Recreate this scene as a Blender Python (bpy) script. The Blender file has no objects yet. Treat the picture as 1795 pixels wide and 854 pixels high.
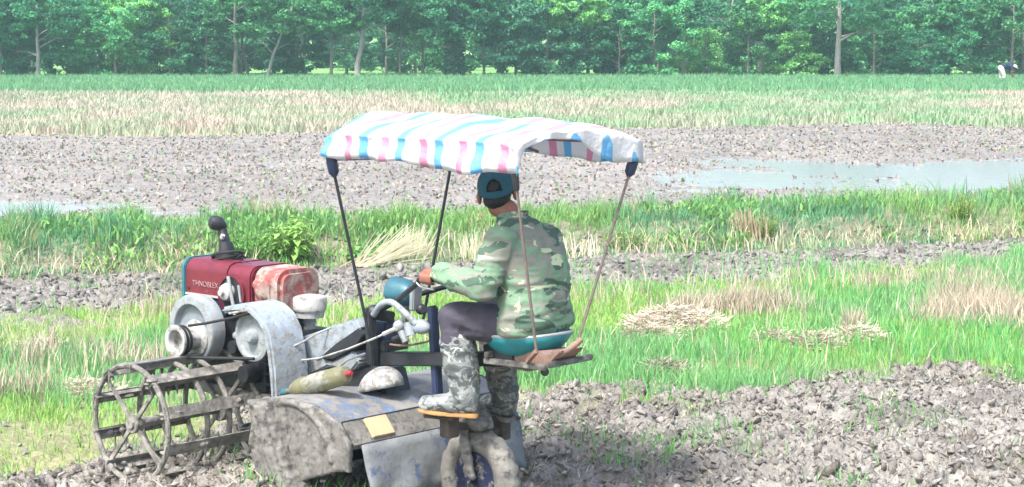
import bpy, bmesh, math, random
import numpy as np
from mathutils import Vector, Matrix, Quaternion
from math import sin, cos, pi, radians

C = bpy.context.scene.collection
SC = bpy.context.scene
FPX, CX, CY, CAMH = 3400.0, 897.5, 427.0, 2.5
PITCH = math.atan(366/3400)

# ------------------------------------------------------------------ camera, world, sun
cam = bpy.data.cameras.new('camera'); camo = bpy.data.objects.new('camera', cam); C.objects.link(camo)
camo.location = (0, 0, CAMH); camo.rotation_euler = (pi/2-PITCH, 0, 0)
cam.sensor_width = 36; cam.lens = FPX/1795*36; cam.clip_start = .1; cam.clip_end = 6000
SC.camera = camo
SUN_EL, SUN_AZ = radians(58), radians(215)     # azimuth clockwise from +Y
w = bpy.data.worlds.new("World"); SC.world = w; w.use_nodes = True
nt = w.node_tree; nt.nodes.clear()
sky = nt.nodes.new('ShaderNodeTexSky'); sky.sky_type = 'NISHITA'; sky.sun_disc = False
sky.sun_elevation = SUN_EL; sky.sun_rotation = SUN_AZ; sky.dust_density = 4.5; sky.air_density = 1.0; sky.ozone_density = 1.3
bg = nt.nodes.new('ShaderNodeBackground'); bg.inputs[1].default_value = .135
wo = nt.nodes.new('ShaderNodeOutputWorld')
nt.links.new(sky.outputs[0], bg.inputs[0]); nt.links.new(bg.outputs[0], wo.inputs[0])
sl = bpy.data.lights.new('sun', 'SUN'); sl.energy = 2.2; sl.angle = radians(10); sl.color = (1, .985, .95)
so = bpy.data.objects.new('sun', sl); C.objects.link(so)
sd = Vector((sin(SUN_AZ)*cos(SUN_EL), cos(SUN_AZ)*cos(SUN_EL), sin(SUN_EL)))
so.rotation_euler = sd.to_track_quat('Z', 'Y').to_euler(); so.location = (0, 0, 30)
SC.view_settings.view_transform = 'Standard'; SC.view_settings.look = 'None'
SC.view_settings.gamma = 1; SC.view_settings.exposure = 1.62; SC.view_settings.use_curve_mapping = False
SC.cycles.max_bounces = 6; SC.cycles.transparent_max_bounces = 8; SC.cycles.volume_bounces = 0
SC.cycles.use_denoising = True

# ------------------------------------------------------------------ numpy noise
def _hash(i, j, k=0, seed=0):
    n = (i.astype(np.int64)*374761393 + j.astype(np.int64)*668265263 + np.int64(k)*0 + (k.astype(np.int64) if hasattr(k, 'astype') else k)*2147483647 + seed*974634777) & 0xffffffff
    n = ((n ^ (n >> 13))*1274126177) & 0xffffffff
    n = ((n ^ (n >> 16))*2246822519) & 0xffffffff
    return ((n ^ (n >> 15)) & 0xffffff)/float(0xffffff)
def vn2(x, y, seed=0):
    x = np.asarray(x, float); y = np.asarray(y, float)
    i = np.floor(x); j = np.floor(y); fx = x-i; fy = y-j
    fx = fx*fx*(3-2*fx); fy = fy*fy*(3-2*fy)
    a = _hash(i, j, 0, seed); b = _hash(i+1, j, 0, seed); c = _hash(i, j+1, 0, seed); d = _hash(i+1, j+1, 0, seed)
    return (a*(1-fx)+b*fx)*(1-fy)+(c*(1-fx)+d*fx)*fy
def fbm(x, y, o=4, seed=0, g=.5):
    s = 0; a = 1; t = 0
    for k in range(o):
        c, n = cos(.6*k), sin(.6*k); f = 2.03**k
        s = s+a*vn2((x*c-y*n)*f+17.3*k, (x*n+y*c)*f-9.1*k, seed+k); t += a; a *= g
    return s/t
def vn3(p, seed=0):
    i = np.floor(p); f = p-i; f = f*f*(3-2*f); r = 0
    for dx in (0, 1):
        for dy in (0, 1):
            for dz in (0, 1):
                wt = (f[:, 0] if dx else 1-f[:, 0])*(f[:, 1] if dy else 1-f[:, 1])*(f[:, 2] if dz else 1-f[:, 2])
                r = r+wt*_hash(i[:, 0]+dx, i[:, 1]+dy, i[:, 2]+dz, seed)
    return r
def sst(a, b, x):
    t = np.clip((x-a)/(b-a), 0, 1); return t*t*(3-2*t)

# ------------------------------------------------------------------ objects
def tag(o, label=None, cat=None, group=None, kind=None):
    if label: o['label'] = label
    if cat: o['category'] = cat
    if group: o['group'] = group
    if kind: o['kind'] = kind
    return o
def empty(name, loc=(0, 0, 0), rz=0, **k):
    o = bpy.data.objects.new(name, None); C.objects.link(o); o.location = loc; o.rotation_euler = (0, 0, rz)
    o.empty_display_size = .2
    return tag(o, **k)
def npmesh(name, V, quads=None, tris=None, col=None, smooth=False):
    me = bpy.data.meshes.new(name)
    q = np.zeros((0, 4), np.int64) if quads is None else np.asarray(quads, np.int64)
    t = np.zeros((0, 3), np.int64) if tris is None else np.asarray(tris, np.int64)
    V = np.asarray(V, np.float32)
    me.vertices.add(len(V)); me.vertices.foreach_set('co', V.ravel())
    nl = q.size+t.size; me.loops.add(nl); me.polygons.add(len(q)+len(t))
    me.loops.foreach_set('vertex_index', np.concatenate([q.ravel(), t.ravel()]).astype(np.int32))
    st = np.concatenate([np.arange(len(q))*4, len(q)*4+np.arange(len(t))*3]).astype(np.int32)
    me.polygons.foreach_set('loop_start', st)
    me.polygons.foreach_set('loop_total', np.concatenate([np.full(len(q), 4), np.full(len(t), 3)]).astype(np.int32))
    if smooth: me.polygons.foreach_set('use_smooth', np.ones(len(q)+len(t), bool))
    me.update(calc_edges=True)
    if col is not None:
        a = me.attributes.new('Col', 'FLOAT_COLOR', 'POINT')
        c4 = np.ones((len(V), 4), np.float32); c4[:, :3] = col
        a.data.foreach_set('color', c4.ravel())
    return me
def link(name, me, mat, parent=None):
    o = bpy.data.objects.new(name, me); C.objects.link(o)
    if mat is not None and not me.materials: me.materials.append(mat)
    if parent is not None: o.parent = parent
    return o
def frame(d):
    d = Vector(d).normalized(); a = Vector((0, 0, 1)) if abs(d.z) < .9 else Vector((1, 0, 0))
    x = d.cross(a).normalized(); return x, d.cross(x).normalized(), d
class MB:
    def __init__(s): s.v = []; s.f = []
    def add(s, v, f):
        n = len(s.v); s.v += [tuple(p) for p in v]; s.f += [tuple(i+n for i in q) for q in f]; return s
    def box(s, c, d, R=None):
        c = Vector(c); h = Vector(d)/2; R = R or Matrix.Identity(3)
        v = [c+R@Vector((sx*h.x, sy*h.y, sz*h.z)) for sx in (-1, 1) for sy in (-1, 1) for sz in (-1, 1)]
        return s.add(v, [(0, 1, 3, 2), (4, 6, 7, 5), (0, 4, 5, 1), (2, 3, 7, 6), (0, 2, 6, 4), (1, 5, 7, 3)])
    def bar(s, p0, p1, wd, th, up=(0, 0, 1)):
        p0 = Vector(p0); p1 = Vector(p1); d = (p1-p0); L = d.length; d.normalize()
        u = Vector(up); x = d.cross(u)
        if x.length < .01: x = d.cross(Vector((1, 0, 0)))
        x.normalize(); z = x.cross(d)
        return s.box((p0+p1)/2, (L, wd, th), Matrix((d, x, z)).transposed())
    def tube(s, pts, r, n=10, caps=True, closed=False):
        pts = [Vector(p) for p in pts]; m = len(pts); rr = r if hasattr(r, '__len__') else [r]*m
        v = []; x = None
        for i, p in enumerate(pts):
            if closed: d = pts[(i+1) % m]-pts[i-1]
            else: d = pts[min(i+1, m-1)]-pts[max(i-1, 0)]
            d.normalize()
            if x is None: x = frame(d)[0]
            x = (x-d*x.dot(d)).normalized(); y = d.cross(x)
            v += [p+(x*cos(2*pi*k/n)+y*sin(2*pi*k/n))*rr[i] for k in range(n)]
        f = []
        for i in range(m if closed else m-1):
            for k in range(n):
                a = i*n+k; b = i*n+(k+1) % n; c = ((i+1) % m)*n; f.append((a, b, c+(k+1) % n, c+k))
        if caps and not closed: f += [tuple(range(n))[::-1], tuple((m-1)*n+k for k in range(n))]
        return s.add(v, f)
    def cyl(s, p0, p1, r0, r1=None, n=24): return s.tube([p0, p1], [r0, r0 if r1 is None else r1], n)
    def lathe(s, c, ax, prof, n=32, closed=False):     # prof: (dist along axis, radius)
        c = Vector(c); x, y, d = frame(ax); v = []
        for a, r in prof: v += [c+d*a+(x*cos(2*pi*k/n)+y*sin(2*pi*k/n))*max(r, .0004) for k in range(n)]
        m = len(prof); f = []
        for i in range(m if closed else m-1):
            for k in range(n): f.append((i*n+k, i*n+(k+1) % n, ((i+1) % m)*n+(k+1) % n, ((i+1) % m)*n+k))
        if not closed: f += [tuple(range(n))[::-1], tuple((m-1)*n+k for k in range(n))]
        return s.add(v, f)
    def ring(s, c, ax, R, wd, th, n=40):      # flat hoop
        return s.lathe(c, ax, [(-wd/2, R-th/2), (-wd/2, R+th/2), (wd/2, R+th/2), (wd/2, R-th/2)], n, True)
    def prism(s, prof, y0, y1):               # prof in x,z ; extruded along y
        n = len(prof); v = [(a, y0, b) for a, b in prof]+[(a, y1, b) for a, b in prof]
        f = [tuple(range(n)), tuple(range(2*n-1, n-1, -1))]+[(i, i+n, (i+1) % n+n, (i+1) % n) for i in range(n)]
        return s.add(v, f)
    def ball(s, c, r, nu=16, nv=10, sc=(1, 1, 1), R=None):
        c = Vector(c); R = R or Matrix.Identity(3); v = [c+R@Vector((0, 0, r*sc[2]))]
        for j in range(1, nv):
            t = pi*j/nv
            v += [c+R@Vector((r*sc[0]*sin(t)*cos(2*pi*i/nu), r*sc[1]*sin(t)*sin(2*pi*i/nu), r*sc[2]*cos(t))) for i in range(nu)]
        v.append(c-R@Vector((0, 0, r*sc[2]))); f = []
        for i in range(nu): f.append((0, 1+i, 1+(i+1) % nu)); f.append((len(v)-1, 1+(nv-2)*nu+(i+1) % nu, 1+(nv-2)*nu+i))
        for j in range(nv-2):
            for i in range(nu): a = 1+j*nu; f.append((a+i, a+nu+i, a+nu+(i+1) % nu, a+(i+1) % nu))
        return s.add(v, f)
    def build(s, name, mat, parent=None, bevel=0, smooth=True, off=None, mod=None):
        me = bpy.data.meshes.new(name)
        V = s.v if off is None else [tuple(Vector(p)-Vector(off)) for p in s.v]
        me.from_pydata(V, [], s.f)
        bm = bmesh.new(); bm.from_mesh(me); bmesh.ops.recalc_face_normals(bm, faces=bm.faces[:])
        if bevel: bmesh.ops.bevel(bm, geom=[e for e in bm.edges if len(e.link_faces) == 2 and e.calc_face_angle(0) > .6], offset=bevel, segments=2, affect='EDGES', clamp_overlap=True)
        bm.to_mesh(me); bm.free()
        if smooth:
            me.polygons.foreach_set('use_smooth', [True]*len(me.polygons)); me.set_sharp_from_angle(angle=radians(38))
        o = link(name, me, mat, parent)
        if mod: mod(o)
        return o

# ------------------------------------------------------------------ materials
def N(nt, t, **k):
    n = nt.nodes.new(t)
    for a, b in k.items(): setattr(n, a, b)
    return n
MUD = (.32, .30, .27)
def mat(name, col, rough=.6, metal=0, mud=0, mudcol=MUD, scale=8, var=.25, bump=.15, bscale=40, coords='Object', spec=.5, trans=0, alpha=1):
    col = tuple(c*.68 for c in col); mudcol = tuple(c*.63 for c in mudcol)
    m = bpy.data.materials.new(name); m.use_nodes = True; nt = m.node_tree; L = nt.links
    b = nt.nodes['Principled BSDF']; tc = N(nt, 'ShaderNodeTexCoord')
    n1 = N(nt, 'ShaderNodeTexNoise'); n1.inputs['Scale'].default_value = scale; n1.inputs['Detail'].default_value = 6; n1.inputs['Roughness'].default_value = .65
    L.new(tc.outputs[coords], n1.inputs['Vector'])
    r = N(nt, 'ShaderNodeMapRange'); r.inputs[1].default_value = .3; r.inputs[2].default_value = .7; r.inputs[3].default_value = 1-var; r.inputs[4].default_value = 1+var
    L.new(n1.outputs['Fac'], r.inputs[0])
    mx = N(nt, 'ShaderNodeMix', data_type='RGBA', blend_type='MULTIPLY'); mx.inputs[0].default_value = 1
    mx.inputs[6].default_value = (*col, 1); L.new(r.outputs[0], mx.inputs[7]); out = mx.outputs[2]
    b.inputs['Roughness'].default_value = rough; b.inputs['Metallic'].default_value = metal; b.inputs['Specular IOR Level'].default_value = spec
    if mud:
        n2 = N(nt, 'ShaderNodeTexNoise'); n2.inputs['Scale'].default_value = scale*1.3; n2.inputs['Detail'].default_value = 9; n2.inputs['Roughness'].default_value = .76
        mp = N(nt, 'ShaderNodeMapping'); mp.inputs['Location'].default_value = (5.2, 1.3, 7.7); L.new(tc.outputs[coords], mp.inputs[0]); L.new(mp.outputs[0], n2.inputs['Vector'])
        c0 = .82-.68*mud; r2 = N(nt, 'ShaderNodeMapRange'); r2.inputs[1].default_value = c0; r2.inputs[2].default_value = c0+.09
        sz = N(nt, 'ShaderNodeSeparateXYZ'); L.new(tc.outputs[coords], sz.inputs[0]); gz = N(nt, 'ShaderNodeMath', operation='MULTIPLY_ADD'); gz.inputs[1].default_value = -.13; gz.inputs[2].default_value = .09; L.new(sz.outputs[2], gz.inputs[0])
        ad = N(nt, 'ShaderNodeMath', operation='ADD'); L.new(n2.outputs['Fac'], ad.inputs[0]); L.new(gz.outputs[0], ad.inputs[1]); L.new(ad.outputs[0], r2.inputs[0]); mudmask = r2.outputs[0]
        m2 = N(nt, 'ShaderNodeMix', data_type='RGBA'); L.new(r2.outputs[0], m2.inputs[0]); L.new(out, m2.inputs[6])
        m3 = N(nt, 'ShaderNodeMix', data_type='RGBA', blend_type='MULTIPLY'); m3.inputs[0].default_value = 1; m3.inputs[6].default_value = (*mudcol, 1); L.new(r.outputs[0], m3.inputs[7])
        L.new(m3.outputs[2], m2.inputs[7]); out = m2.outputs[2]
        r3 = N(nt, 'ShaderNodeMapRange'); r3.inputs[3].default_value = rough; r3.inputs[4].default_value = .75; L.new(r2.outputs[0], r3.inputs[0]); L.new(r3.outputs[0], b.inputs['Roughness'])
        if metal:
            r4 = N(nt, 'ShaderNodeMapRange'); r4.inputs[3].default_value = metal; r4.inputs[4].default_value = 0; L.new(r2.outputs[0], r4.inputs[0]); L.new(r4.outputs[0], b.inputs['Metallic'])
    L.new(out, b.inputs['Base Color'])
    if bump:
        n3 = N(nt, 'ShaderNodeTexNoise'); n3.inputs['Scale'].default_value = bscale; n3.inputs['Detail'].default_value = 5; L.new(tc.outputs[coords], n3.inputs['Vector'])
        bp = N(nt, 'ShaderNodeBump'); bp.inputs['Strength'].default_value = bump; bp.inputs['Distance'].default_value = .01
        L.new(n3.outputs['Fac'], bp.inputs['Height']); L.new(bp.outputs[0], b.inputs['Normal'])
        if mud:
            b2 = N(nt, 'ShaderNodeBump'); b2.inputs['Strength'].default_value = .6; b2.inputs['Distance'].default_value = .006; L.new(mudmask, b2.inputs['Height']); L.new(bp.outputs[0], b2.inputs['Normal']); L.new(b2.outputs[0], b.inputs['Normal'])
    if trans:
        tr = N(nt, 'ShaderNodeBsdfTranslucent'); L.new(out, tr.inputs[0]); ms = N(nt, 'ShaderNodeMixShader'); ms.inputs[0].default_value = trans
        L.new(b.outputs[0], ms.inputs[1]); L.new(tr.outputs[0], ms.inputs[2]); L.new(ms.outputs[0], nt.nodes['Material Output'].inputs[0])
    return m
def attrmat(name, rough=.6, trans=.0, var=.2, scale=3, bump=0, bscale=60, bdist=.02, spec=.3, coords='Object'):
    m = bpy.data.materials.new(name); m.use_nodes = True; nt = m.node_tree; L = nt.links
    b = nt.nodes['Principled BSDF']; at = N(nt, 'ShaderNodeAttribute'); at.attribute_name = 'Col'
    tc = N(nt, 'ShaderNodeTexCoord'); n1 = N(nt, 'ShaderNodeTexNoise'); n1.inputs['Scale'].default_value = scale; n1.inputs['Detail'].default_value = 8; n1.inputs['Roughness'].default_value = .7
    L.new(tc.outputs[coords], n1.inputs['Vector'])
    r = N(nt, 'ShaderNodeMapRange'); r.inputs[1].default_value = .3; r.inputs[2].default_value = .7; r.inputs[3].default_value = 1-var; r.inputs[4].default_value = 1+var
    L.new(n1.outputs['Fac'], r.inputs[0])
    mx = N(nt, 'ShaderNodeMix', data_type='RGBA', blend_type='MULTIPLY'); mx.inputs[0].default_value = 1
    L.new(at.outputs['Color'], mx.inputs[6]); L.new(r.outputs[0], mx.inputs[7]); L.new(mx.outputs[2], b.inputs['Base Color'])
    b.inputs['Roughness'].default_value = rough; b.inputs['Specular IOR Level'].default_value = spec
    if bump:
        n3 = N(nt, 'ShaderNodeTexNoise'); n3.inputs['Scale'].default_value = bscale; n3.inputs['Detail'].default_value = 6; L.new(tc.outputs[coords], n3.inputs['Vector'])
        bp = N(nt, 'ShaderNodeBump'); bp.inputs['Strength'].default_value = bump; bp.inputs['Distance'].default_value = bdist
        L.new(n3.outputs['Fac'], bp.inputs['Height']); L.new(bp.outputs[0], b.inputs['Normal'])
    if trans:
        tr = N(nt, 'ShaderNodeBsdfTranslucent'); L.new(mx.outputs[2], tr.inputs[0]); ms = N(nt, 'ShaderNodeMixShader'); ms.inputs[0].default_value = trans
        L.new(b.outputs[0], ms.inputs[1]); L.new(tr.outputs[0], ms.inputs[2]); L.new(ms.outputs[0], nt.nodes['Material Output'].inputs[0])
    return m

# ------------------------------------------------------------------ ground, as one sheet
def y_mud(x): return 12.75+.40*x-.55*sst(-1.6, -2.6, x)                   # tilled mud in front -> young rice
def y_bund(x): return 21.3+.33*x                   # foot of the grassy bund
def y_rice(x): return y_bund(x)-2.7+1.2*sst(2.5, 6, x)   # rice -> mud strip before the bund
def y_wet1(x): return y_bund(x)+2.3
def y_wet2(x): return 51.5+.18*x
GREEN0 = 86.0; TREE0 = 104.0
def masks(x, y):
    j = (fbm(x*1.3, y*.8, 4, 5)-.5)
    j2 = (fbm(x*6, y*5, 3, 6)-.5)
    a = sst(-.35, .35, y-(y_mud(x)+j*2.4+j2*1.0))                            # 1 beyond near mud
    b = sst(-.5, .5, y-(y_rice(x)+j*2.6+j2*1.4))
    c = sst(-.15, .25, y-(y_bund(x)+j*.7))
    d = sst(-.2, .3, y-(y_wet1(x)+j*.9))
    k = (fbm(x*.10, y*.06, 4, 8)-.5)
    e = sst(-1.5, 1.5, y-(y_wet2(x)+k*9))
    g = sst(-8, 8, y-(GREEN0+k*26-6*sst(5, 15, -x)*2))
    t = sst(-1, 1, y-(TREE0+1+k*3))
    return a, b, c, d, e, g, t
def clod(x, y, s, seed):
    n = fbm(x*s, y*s, 3, seed, .6); return 1-np.abs(2*n-1)*1.6
def height(x, y):
    a, b, c, d, e, g, t = masks(x, y)
    mudrough = (1-a)+b*(1-c)*.8
    h = mudrough*(.10*(fbm(x*.9, y*.9, 3, 11)-.4)+.08*(clod(x, y, 4.2, 12)-.5)+.065*(clod(x+.05*fbm(x*9, y*9, 2, 15), y, 10, 13)-.5)+.032*(clod(x, y, 24, 16)-.5)+.02*(fbm(x*38, y*38, 2, 14)-.5))
    h = h+(1-mudrough)*.03*(fbm(x*1.5, y*1.5, 3, 21)-.5)
    for (mx_, my_, mr, mh) in ((-2.15, 10.75, .5, -.005), (-1.35, 10.25, .35, .05), (-2.9, 11.2, .6, -.05), (.1, 9.7, .5, .05)):
        h = h+mh*np.exp(-((x-mx_)**2+(y-my_)**2)/mr**2)*(1+.9*(clod(x, y, 7, 19)-.5))
    yb = y-y_bund(x)
    bund = sst(0, .8, yb)*(1-sst(1.5, 2.5, yb))
    h = h+bund*(.36+.14*(fbm(x*.8, y*.8, 3, 31)-.5)+.06*(fbm(x*5, y*5, 3, 32)-.5))
    wet = d*(1-e)
    rel = .034*(fbm(x*.55, y*2.4, 3, 48)-.5)+.03*(fbm(x*.45, y*.30, 4, 41)-.5)*2+.035*(clod(x, y*.7, 2.6, 42)-.45)+.02*(clod(x, y*.6, 7, 43)-.5)
    pond = 0.055*sst(0, .6, 1-np.abs((y-(34.3+.12*x))/6.5))*sst(.3, 3, x)*sst(.30, .55, fbm(x*.22+3, y*.16, 4, 45)+.08)
    pond = pond+.042*np.exp(-((y-27.6-.4*(fbm(x*.5, y*.2, 3, 46)-.5)*6)/1.0)**2)*sst(1.5, 4, -x)+.03*sst(.55, .66, fbm(x*.12+9, y*.3, 3, 47))
    h = h+wet*(rel-pond+.006)
    return h
def colour(x, y):
    a, b, c, d, e, g, t = masks(x, y)
    def cc(r): return np.array(r)[None, :]
    n = fbm(x*2.2, y*2.2, 4, 51)[:, None]; n2 = fbm(x*.5, y*.5, 3, 52)[:, None]
    mud = (cc((.222, .214, .194))*n2+cc((.185, .162, .138))*(1-n2))*(.8+.5*n)*(1-.45*sst(.48, .66, n))
    soil = cc((.20, .20, .10))*(.7+.6*n)
    col = mud.copy()
    def mixin(m, c2):
        nonlocal col
        col = col*(1-m[:, None])+c2*m[:, None]
    mixin(a, soil); mixin(b, mud*1.0); mixin(c, (cc((.12, .15, .07))*n+cc((.17, .15, .12))*(1-n))*(.8+.5*n)); mixin(d, cc((.20, .184, .168))*(.75+.5*n2))
    nn = fbm(x*.09+2, y*.05, 4, 55)[:, None]; st = cc((.34, .28, .19))*(.8+.4*n2); gr = cc((.16, .26, .10))
    mixin(e, st*(1-sst(.5, .62, nn)*.7)+gr*sst(.5, .62, nn)*.7)
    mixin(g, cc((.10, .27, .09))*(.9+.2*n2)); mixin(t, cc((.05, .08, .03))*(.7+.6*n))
    far = sst(113, 119, y); mixin(far, cc((.18, .38, .10))*(.85+.3*n2))
    return col
ys = [-40, -20, -8, 0, 4, 7, 8.5, 9.2]
y = 9.6
while y < 15.6: ys.append(y); y += .017
while y < 26.5: ys.append(y); y += .03
while y < 60: ys.append(y); y += .0022*y
while y < 130: ys.append(y); y += .008*y
while y < 2500: ys.append(y); y *= 1.12
ys = np.array(ys); nx = 860
tt = np.linspace(-1, 1, nx)
X = tt[None, :]*(2.2+.33*np.abs(ys[:, None]))*(1+.0*ys[:, None]); Yg = np.repeat(ys[:, None], nx, 1)
X = np.where(Yg > 140, X*2.2, X)
xf, yf = X.ravel(), Yg.ravel()
zf = height(xf, yf)
ii = np.arange(len(ys)-1)[:, None]*nx+np.arange(nx-1)[None, :]; ii = ii.ravel()
Q = np.stack([ii, ii+1, ii+nx+1, ii+nx], 1)
gme = npmesh('ground', np.stack([xf, yf, zf], 1), quads=Q, col=colour(xf, yf), smooth=True)
M_ground = attrmat('earth and mud', rough=.62, var=.38, scale=9, bump=.9, bscale=30, bdist=.03, spec=.4)
tag(link('ground', gme, M_ground), kind='structure')
# far ground aprons left and right of the fan so the land reaches every horizon
ap = MB()
for sx in (-1, 1):
    for (y0, y1) in ((-60, 0), (0, 30), (30, 138)):
        e0, e1 = [(2.2+.33*abs(q))*.985 for q in (y0, y1)]
        ap.add([(sx*e0, y0, -.07), (sx*900, y0, -.07), (sx*900, y1, -.07), (sx*e1, y1, -.07)], [(0, 1, 2, 3)])
tag(ap.build('terrain', mat('distant field', (.2, .3, .12), rough=.9, scale=.05, var=.3), smooth=False), kind='structure')
# standing water in the flooded paddy
wm = bpy.data.materials.new('standing water'); wm.use_nodes = True
wnt = wm.node_tree; wb = wnt.nodes['Principled BSDF']; wb.inputs['Base Color'].default_value = (.26, .28, .28, 1); wb.inputs['Roughness'].default_value = .10; wb.inputs['IOR'].default_value = 1.33
wb.inputs['Specular IOR Level'].default_value = .9
wn = N(wnt, 'ShaderNodeTexNoise'); wn.inputs['Scale'].default_value = 5; wn.inputs['Detail'].default_value = 4; wtc = N(wnt, 'ShaderNodeTexCoord'); wbp = N(wnt, 'ShaderNodeBump'); wbp.inputs['Strength'].default_value = .3; wbp.inputs['Distance'].default_value = .02
wnt.links.new(wtc.outputs['Object'], wn.inputs['Vector']); wnt.links.new(wn.outputs['Fac'], wbp.inputs['Height']); wnt.links.new(wbp.outputs[0], wb.inputs['Normal'])
wy = np.linspace(0, 1, 12); wv = []; wf = []
for j, q in enumerate(wy):
    for sx in np.linspace(-1, 1, 9):
        x = sx*18; y0 = y_bund(x)+1.7; wv.append((x, y0+(57-y0)*q, -.022))
for j in range(11):
    for i in range(8): k = j*9+i; wf.append((k, k+1, k+10, k+9))
wmb = MB(); wmb.add(wv, wf); tag(wmb.build('water', wm, smooth=False), kind='structure')
# ------------------------------------------------------------------ grasses (countless: one object per kind)
rng = np.random.default_rng(7)
def scatter(n, ymin, ymax, margin=.3, power=1.0):
    """uniform over the ground, inside a fan that is wider than the view"""
    y = np.sqrt(rng.uniform(ymin**2, ymax**2, n)) if power == 1 else (rng.uniform(ymin**power, ymax**power, n))**(1/power)
    x = rng.uniform(-1, 1, n)*(.6+.285*y)
    return x, y
def blades(name, x, y, h, wd, col, mat_, lean=.35, z=None, flat=0, label=None, tipcol=None, parent=None, rg=None):
    g = rg or rng; n = len(x); z = height(x, y)-.01 if z is None else z
    a = g.uniform(0, 2*pi, n); dx, dy = np.cos(a), np.sin(a)
    b = g.uniform(0, 2*pi, n); l = h*lean*g.uniform(.1, 1.3, n); lx, ly = np.cos(b)*l, np.sin(b)*l
    up = h*(1-flat*g.uniform(.6, 1, n)) if flat else h
    V = np.zeros((n, 5, 3)); hw = wd/2
    V[:, 0] = np.stack([x-dx*hw, y-dy*hw, z], 1); V[:, 1] = np.stack([x+dx*hw, y+dy*hw, z], 1)
    mx, my, mz = x+lx*.35, y+ly*.35, z+up*.55
    V[:, 2] = np.stack([mx-dx*hw*.8, my-dy*hw*.8, mz], 1); V[:, 3] = np.stack([mx+dx*hw*.8, my+dy*hw*.8, mz], 1)
    V[:, 4] = np.stack([x+lx, y+ly, z+up*(1-.25*(l/np.maximum(h, 1e-6))**2)], 1)
    k = np.arange(n)[:, None]*5
    me = npmesh(name, V.reshape(-1, 3), quads=k+np.array([[0, 1, 3, 2]]), tris=k+np.array([[2, 3, 4]]), col=np.repeat(col, 5, 0))
    return link(name, me, mat_, parent)
M_grass = attrmat('grass blades', rough=.55, trans=.35, var=.12, scale=2)
M_straw = attrmat('dry straw', rough=.8, trans=.15, var=.15, scale=6)
def lerpc(c0, c1, t): return np.array(c0)[None]*(1-t[:, None])+np.array(c1)[None]*t[:, None]
def thing_stuff(o, label, cat): return tag(o, label, cat, kind='stuff')

# young rice in front
x, y = scatter(330000, 11, 22.5)
a, b, c, d, e, g_, t_ = masks(x, y)
pat = fbm(x*.55, y*.9, 4, 61); bare = fbm(x*2.1+9, y*2.3, 3, 62)
keep = rng.random(len(x)) < (a*(1-b))*np.clip(.35+2.2*(pat-.3), .25, 1)*(1-.75*sst(.56, .66, bare))
x, y, pat = x[keep], y[keep], pat[keep]
blue = sst(.47, .62, fbm(x*.35+4, y*.5, 3, 63)+.12*sst(14, 19, y)*sst(0, 3, x))
h = rng.uniform(.035, .095, len(x))*(1+.9*blue); r = rng.random(len(x))
col = lerpc((.30, .49, .13), (.20, .43, .17), np.clip(blue+.25*(r-.5), 0, 1))*(.75+.5*rng.random(len(x)))[:, None]
thing_stuff(blades('young_rice', x, y, h, .006+.0002*y, col, M_grass, .45), 'bright green young rice covering the middle of the field', 'rice')
# taller darker grass sprouting through the rice, right side
x, y = scatter(60000, 12.5, 22.5)
a, b, c, d, e, g_, t_ = masks(x, y)
m = .7*sst(.50, .62, fbm(x*.5+1.7, y*.6, 3, 66))*sst(-1, 3.0, x)+.04
keep = rng.random(len(x)) < a*(1-b*.8)*m; x, y = x[keep], y[keep]
h = rng.uniform(.09, .24, len(x)); col = lerpc((.13, .40, .15), (.19, .48, .12), rng.random(len(x)))
thing_stuff(blades('tall_grass', x, y, h, .010, col, M_grass, .4), 'taller blue-green grass patches among the young rice', 'grass')
# dry stubble standing in the rice
x, y = scatter(90000, 12.5, 21)
a, b, c, d, e, g_, t_ = masks(x, y)
st = sst(.60, .70, fbm(x*.8+30, y*1.0, 3, 67))*.2
for (cu, cv, rx, ry) in ((2.2, 17.3, .65, .45), (4.15, 16.7, .7, .6), (1.45, 17.0, .25, .3), (4.2, 19.0, .9, .4), (-3.6, 14.6, .7, .5), (-2.9, 17.2, .5, .3)):
    st = np.maximum(st, np.exp(-(((x-cu)/rx)**2+((y-cv)/ry)**2)**2))
keep = rng.random(len(x)) < a*(1-b)*(st*.9+.03)*sst(.35, .5, fbm(x*5, y*5, 2, 68)); x, y = x[keep], y[keep]
ex, ey = [], []
for (cu, cv, rx_, ry_, k_) in ((2.15, 17.3, .5, .28, 900), (1.62, 17.1, .25, .25, 350), (4.1, 16.9, .55, .40, 1500), (4.3, 17.9, .5, .3, 600), (2.85, 16.0, .14, .12, 200), (-2.75, 14.3, .25, .2, 160), (-3.4, 13.2, .3, .2, 160)):
    aa_ = rng.uniform(0, 2*pi, k_); rr_ = np.sqrt(rng.random(k_))*(.6+.4*rng.random(k_)); ex.append(cu+rx_*rr_*np.cos(aa_)); ey.append(cv+ry_*rr_*np.sin(aa_))
x = np.concatenate([x]+ex); y = np.concatenate([y]+ey)
h = rng.uniform(.12, .32, len(x)); col = lerpc((.36, .29, .21), (.56, .50, .39), rng.random(len(x)))
thing_stuff(blades('rice_stubble', x, y, h, .009, col, M_straw, .45), 'pale dry rice stubble standing among the green shoots', 'stubble')
# sparse sprouts in the near mud and the mud strip
x, y = scatter(60000, 9.8, 24)
a, b, c, d, e, g_, t_ = masks(x, y)
m = sst(.60, .68, fbm(x*1.6+11, y*1.9, 3, 71))+.012
keep = rng.random(len(x)) < np.maximum(1-a, b*(1-c))*m*np.where(y > 15, .5, 1.6); x, y = x[keep], y[keep]
h = rng.uniform(.05, .13, len(x)); col = lerpc((.20, .40, .10), (.12, .33, .12), rng.random(len(x)))
thing_stuff(blades('grass_sprouts', x, y, h, .009, col, M_grass, .6), 'scattered green sprouts poking out of the churned mud', 'grass')
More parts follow.
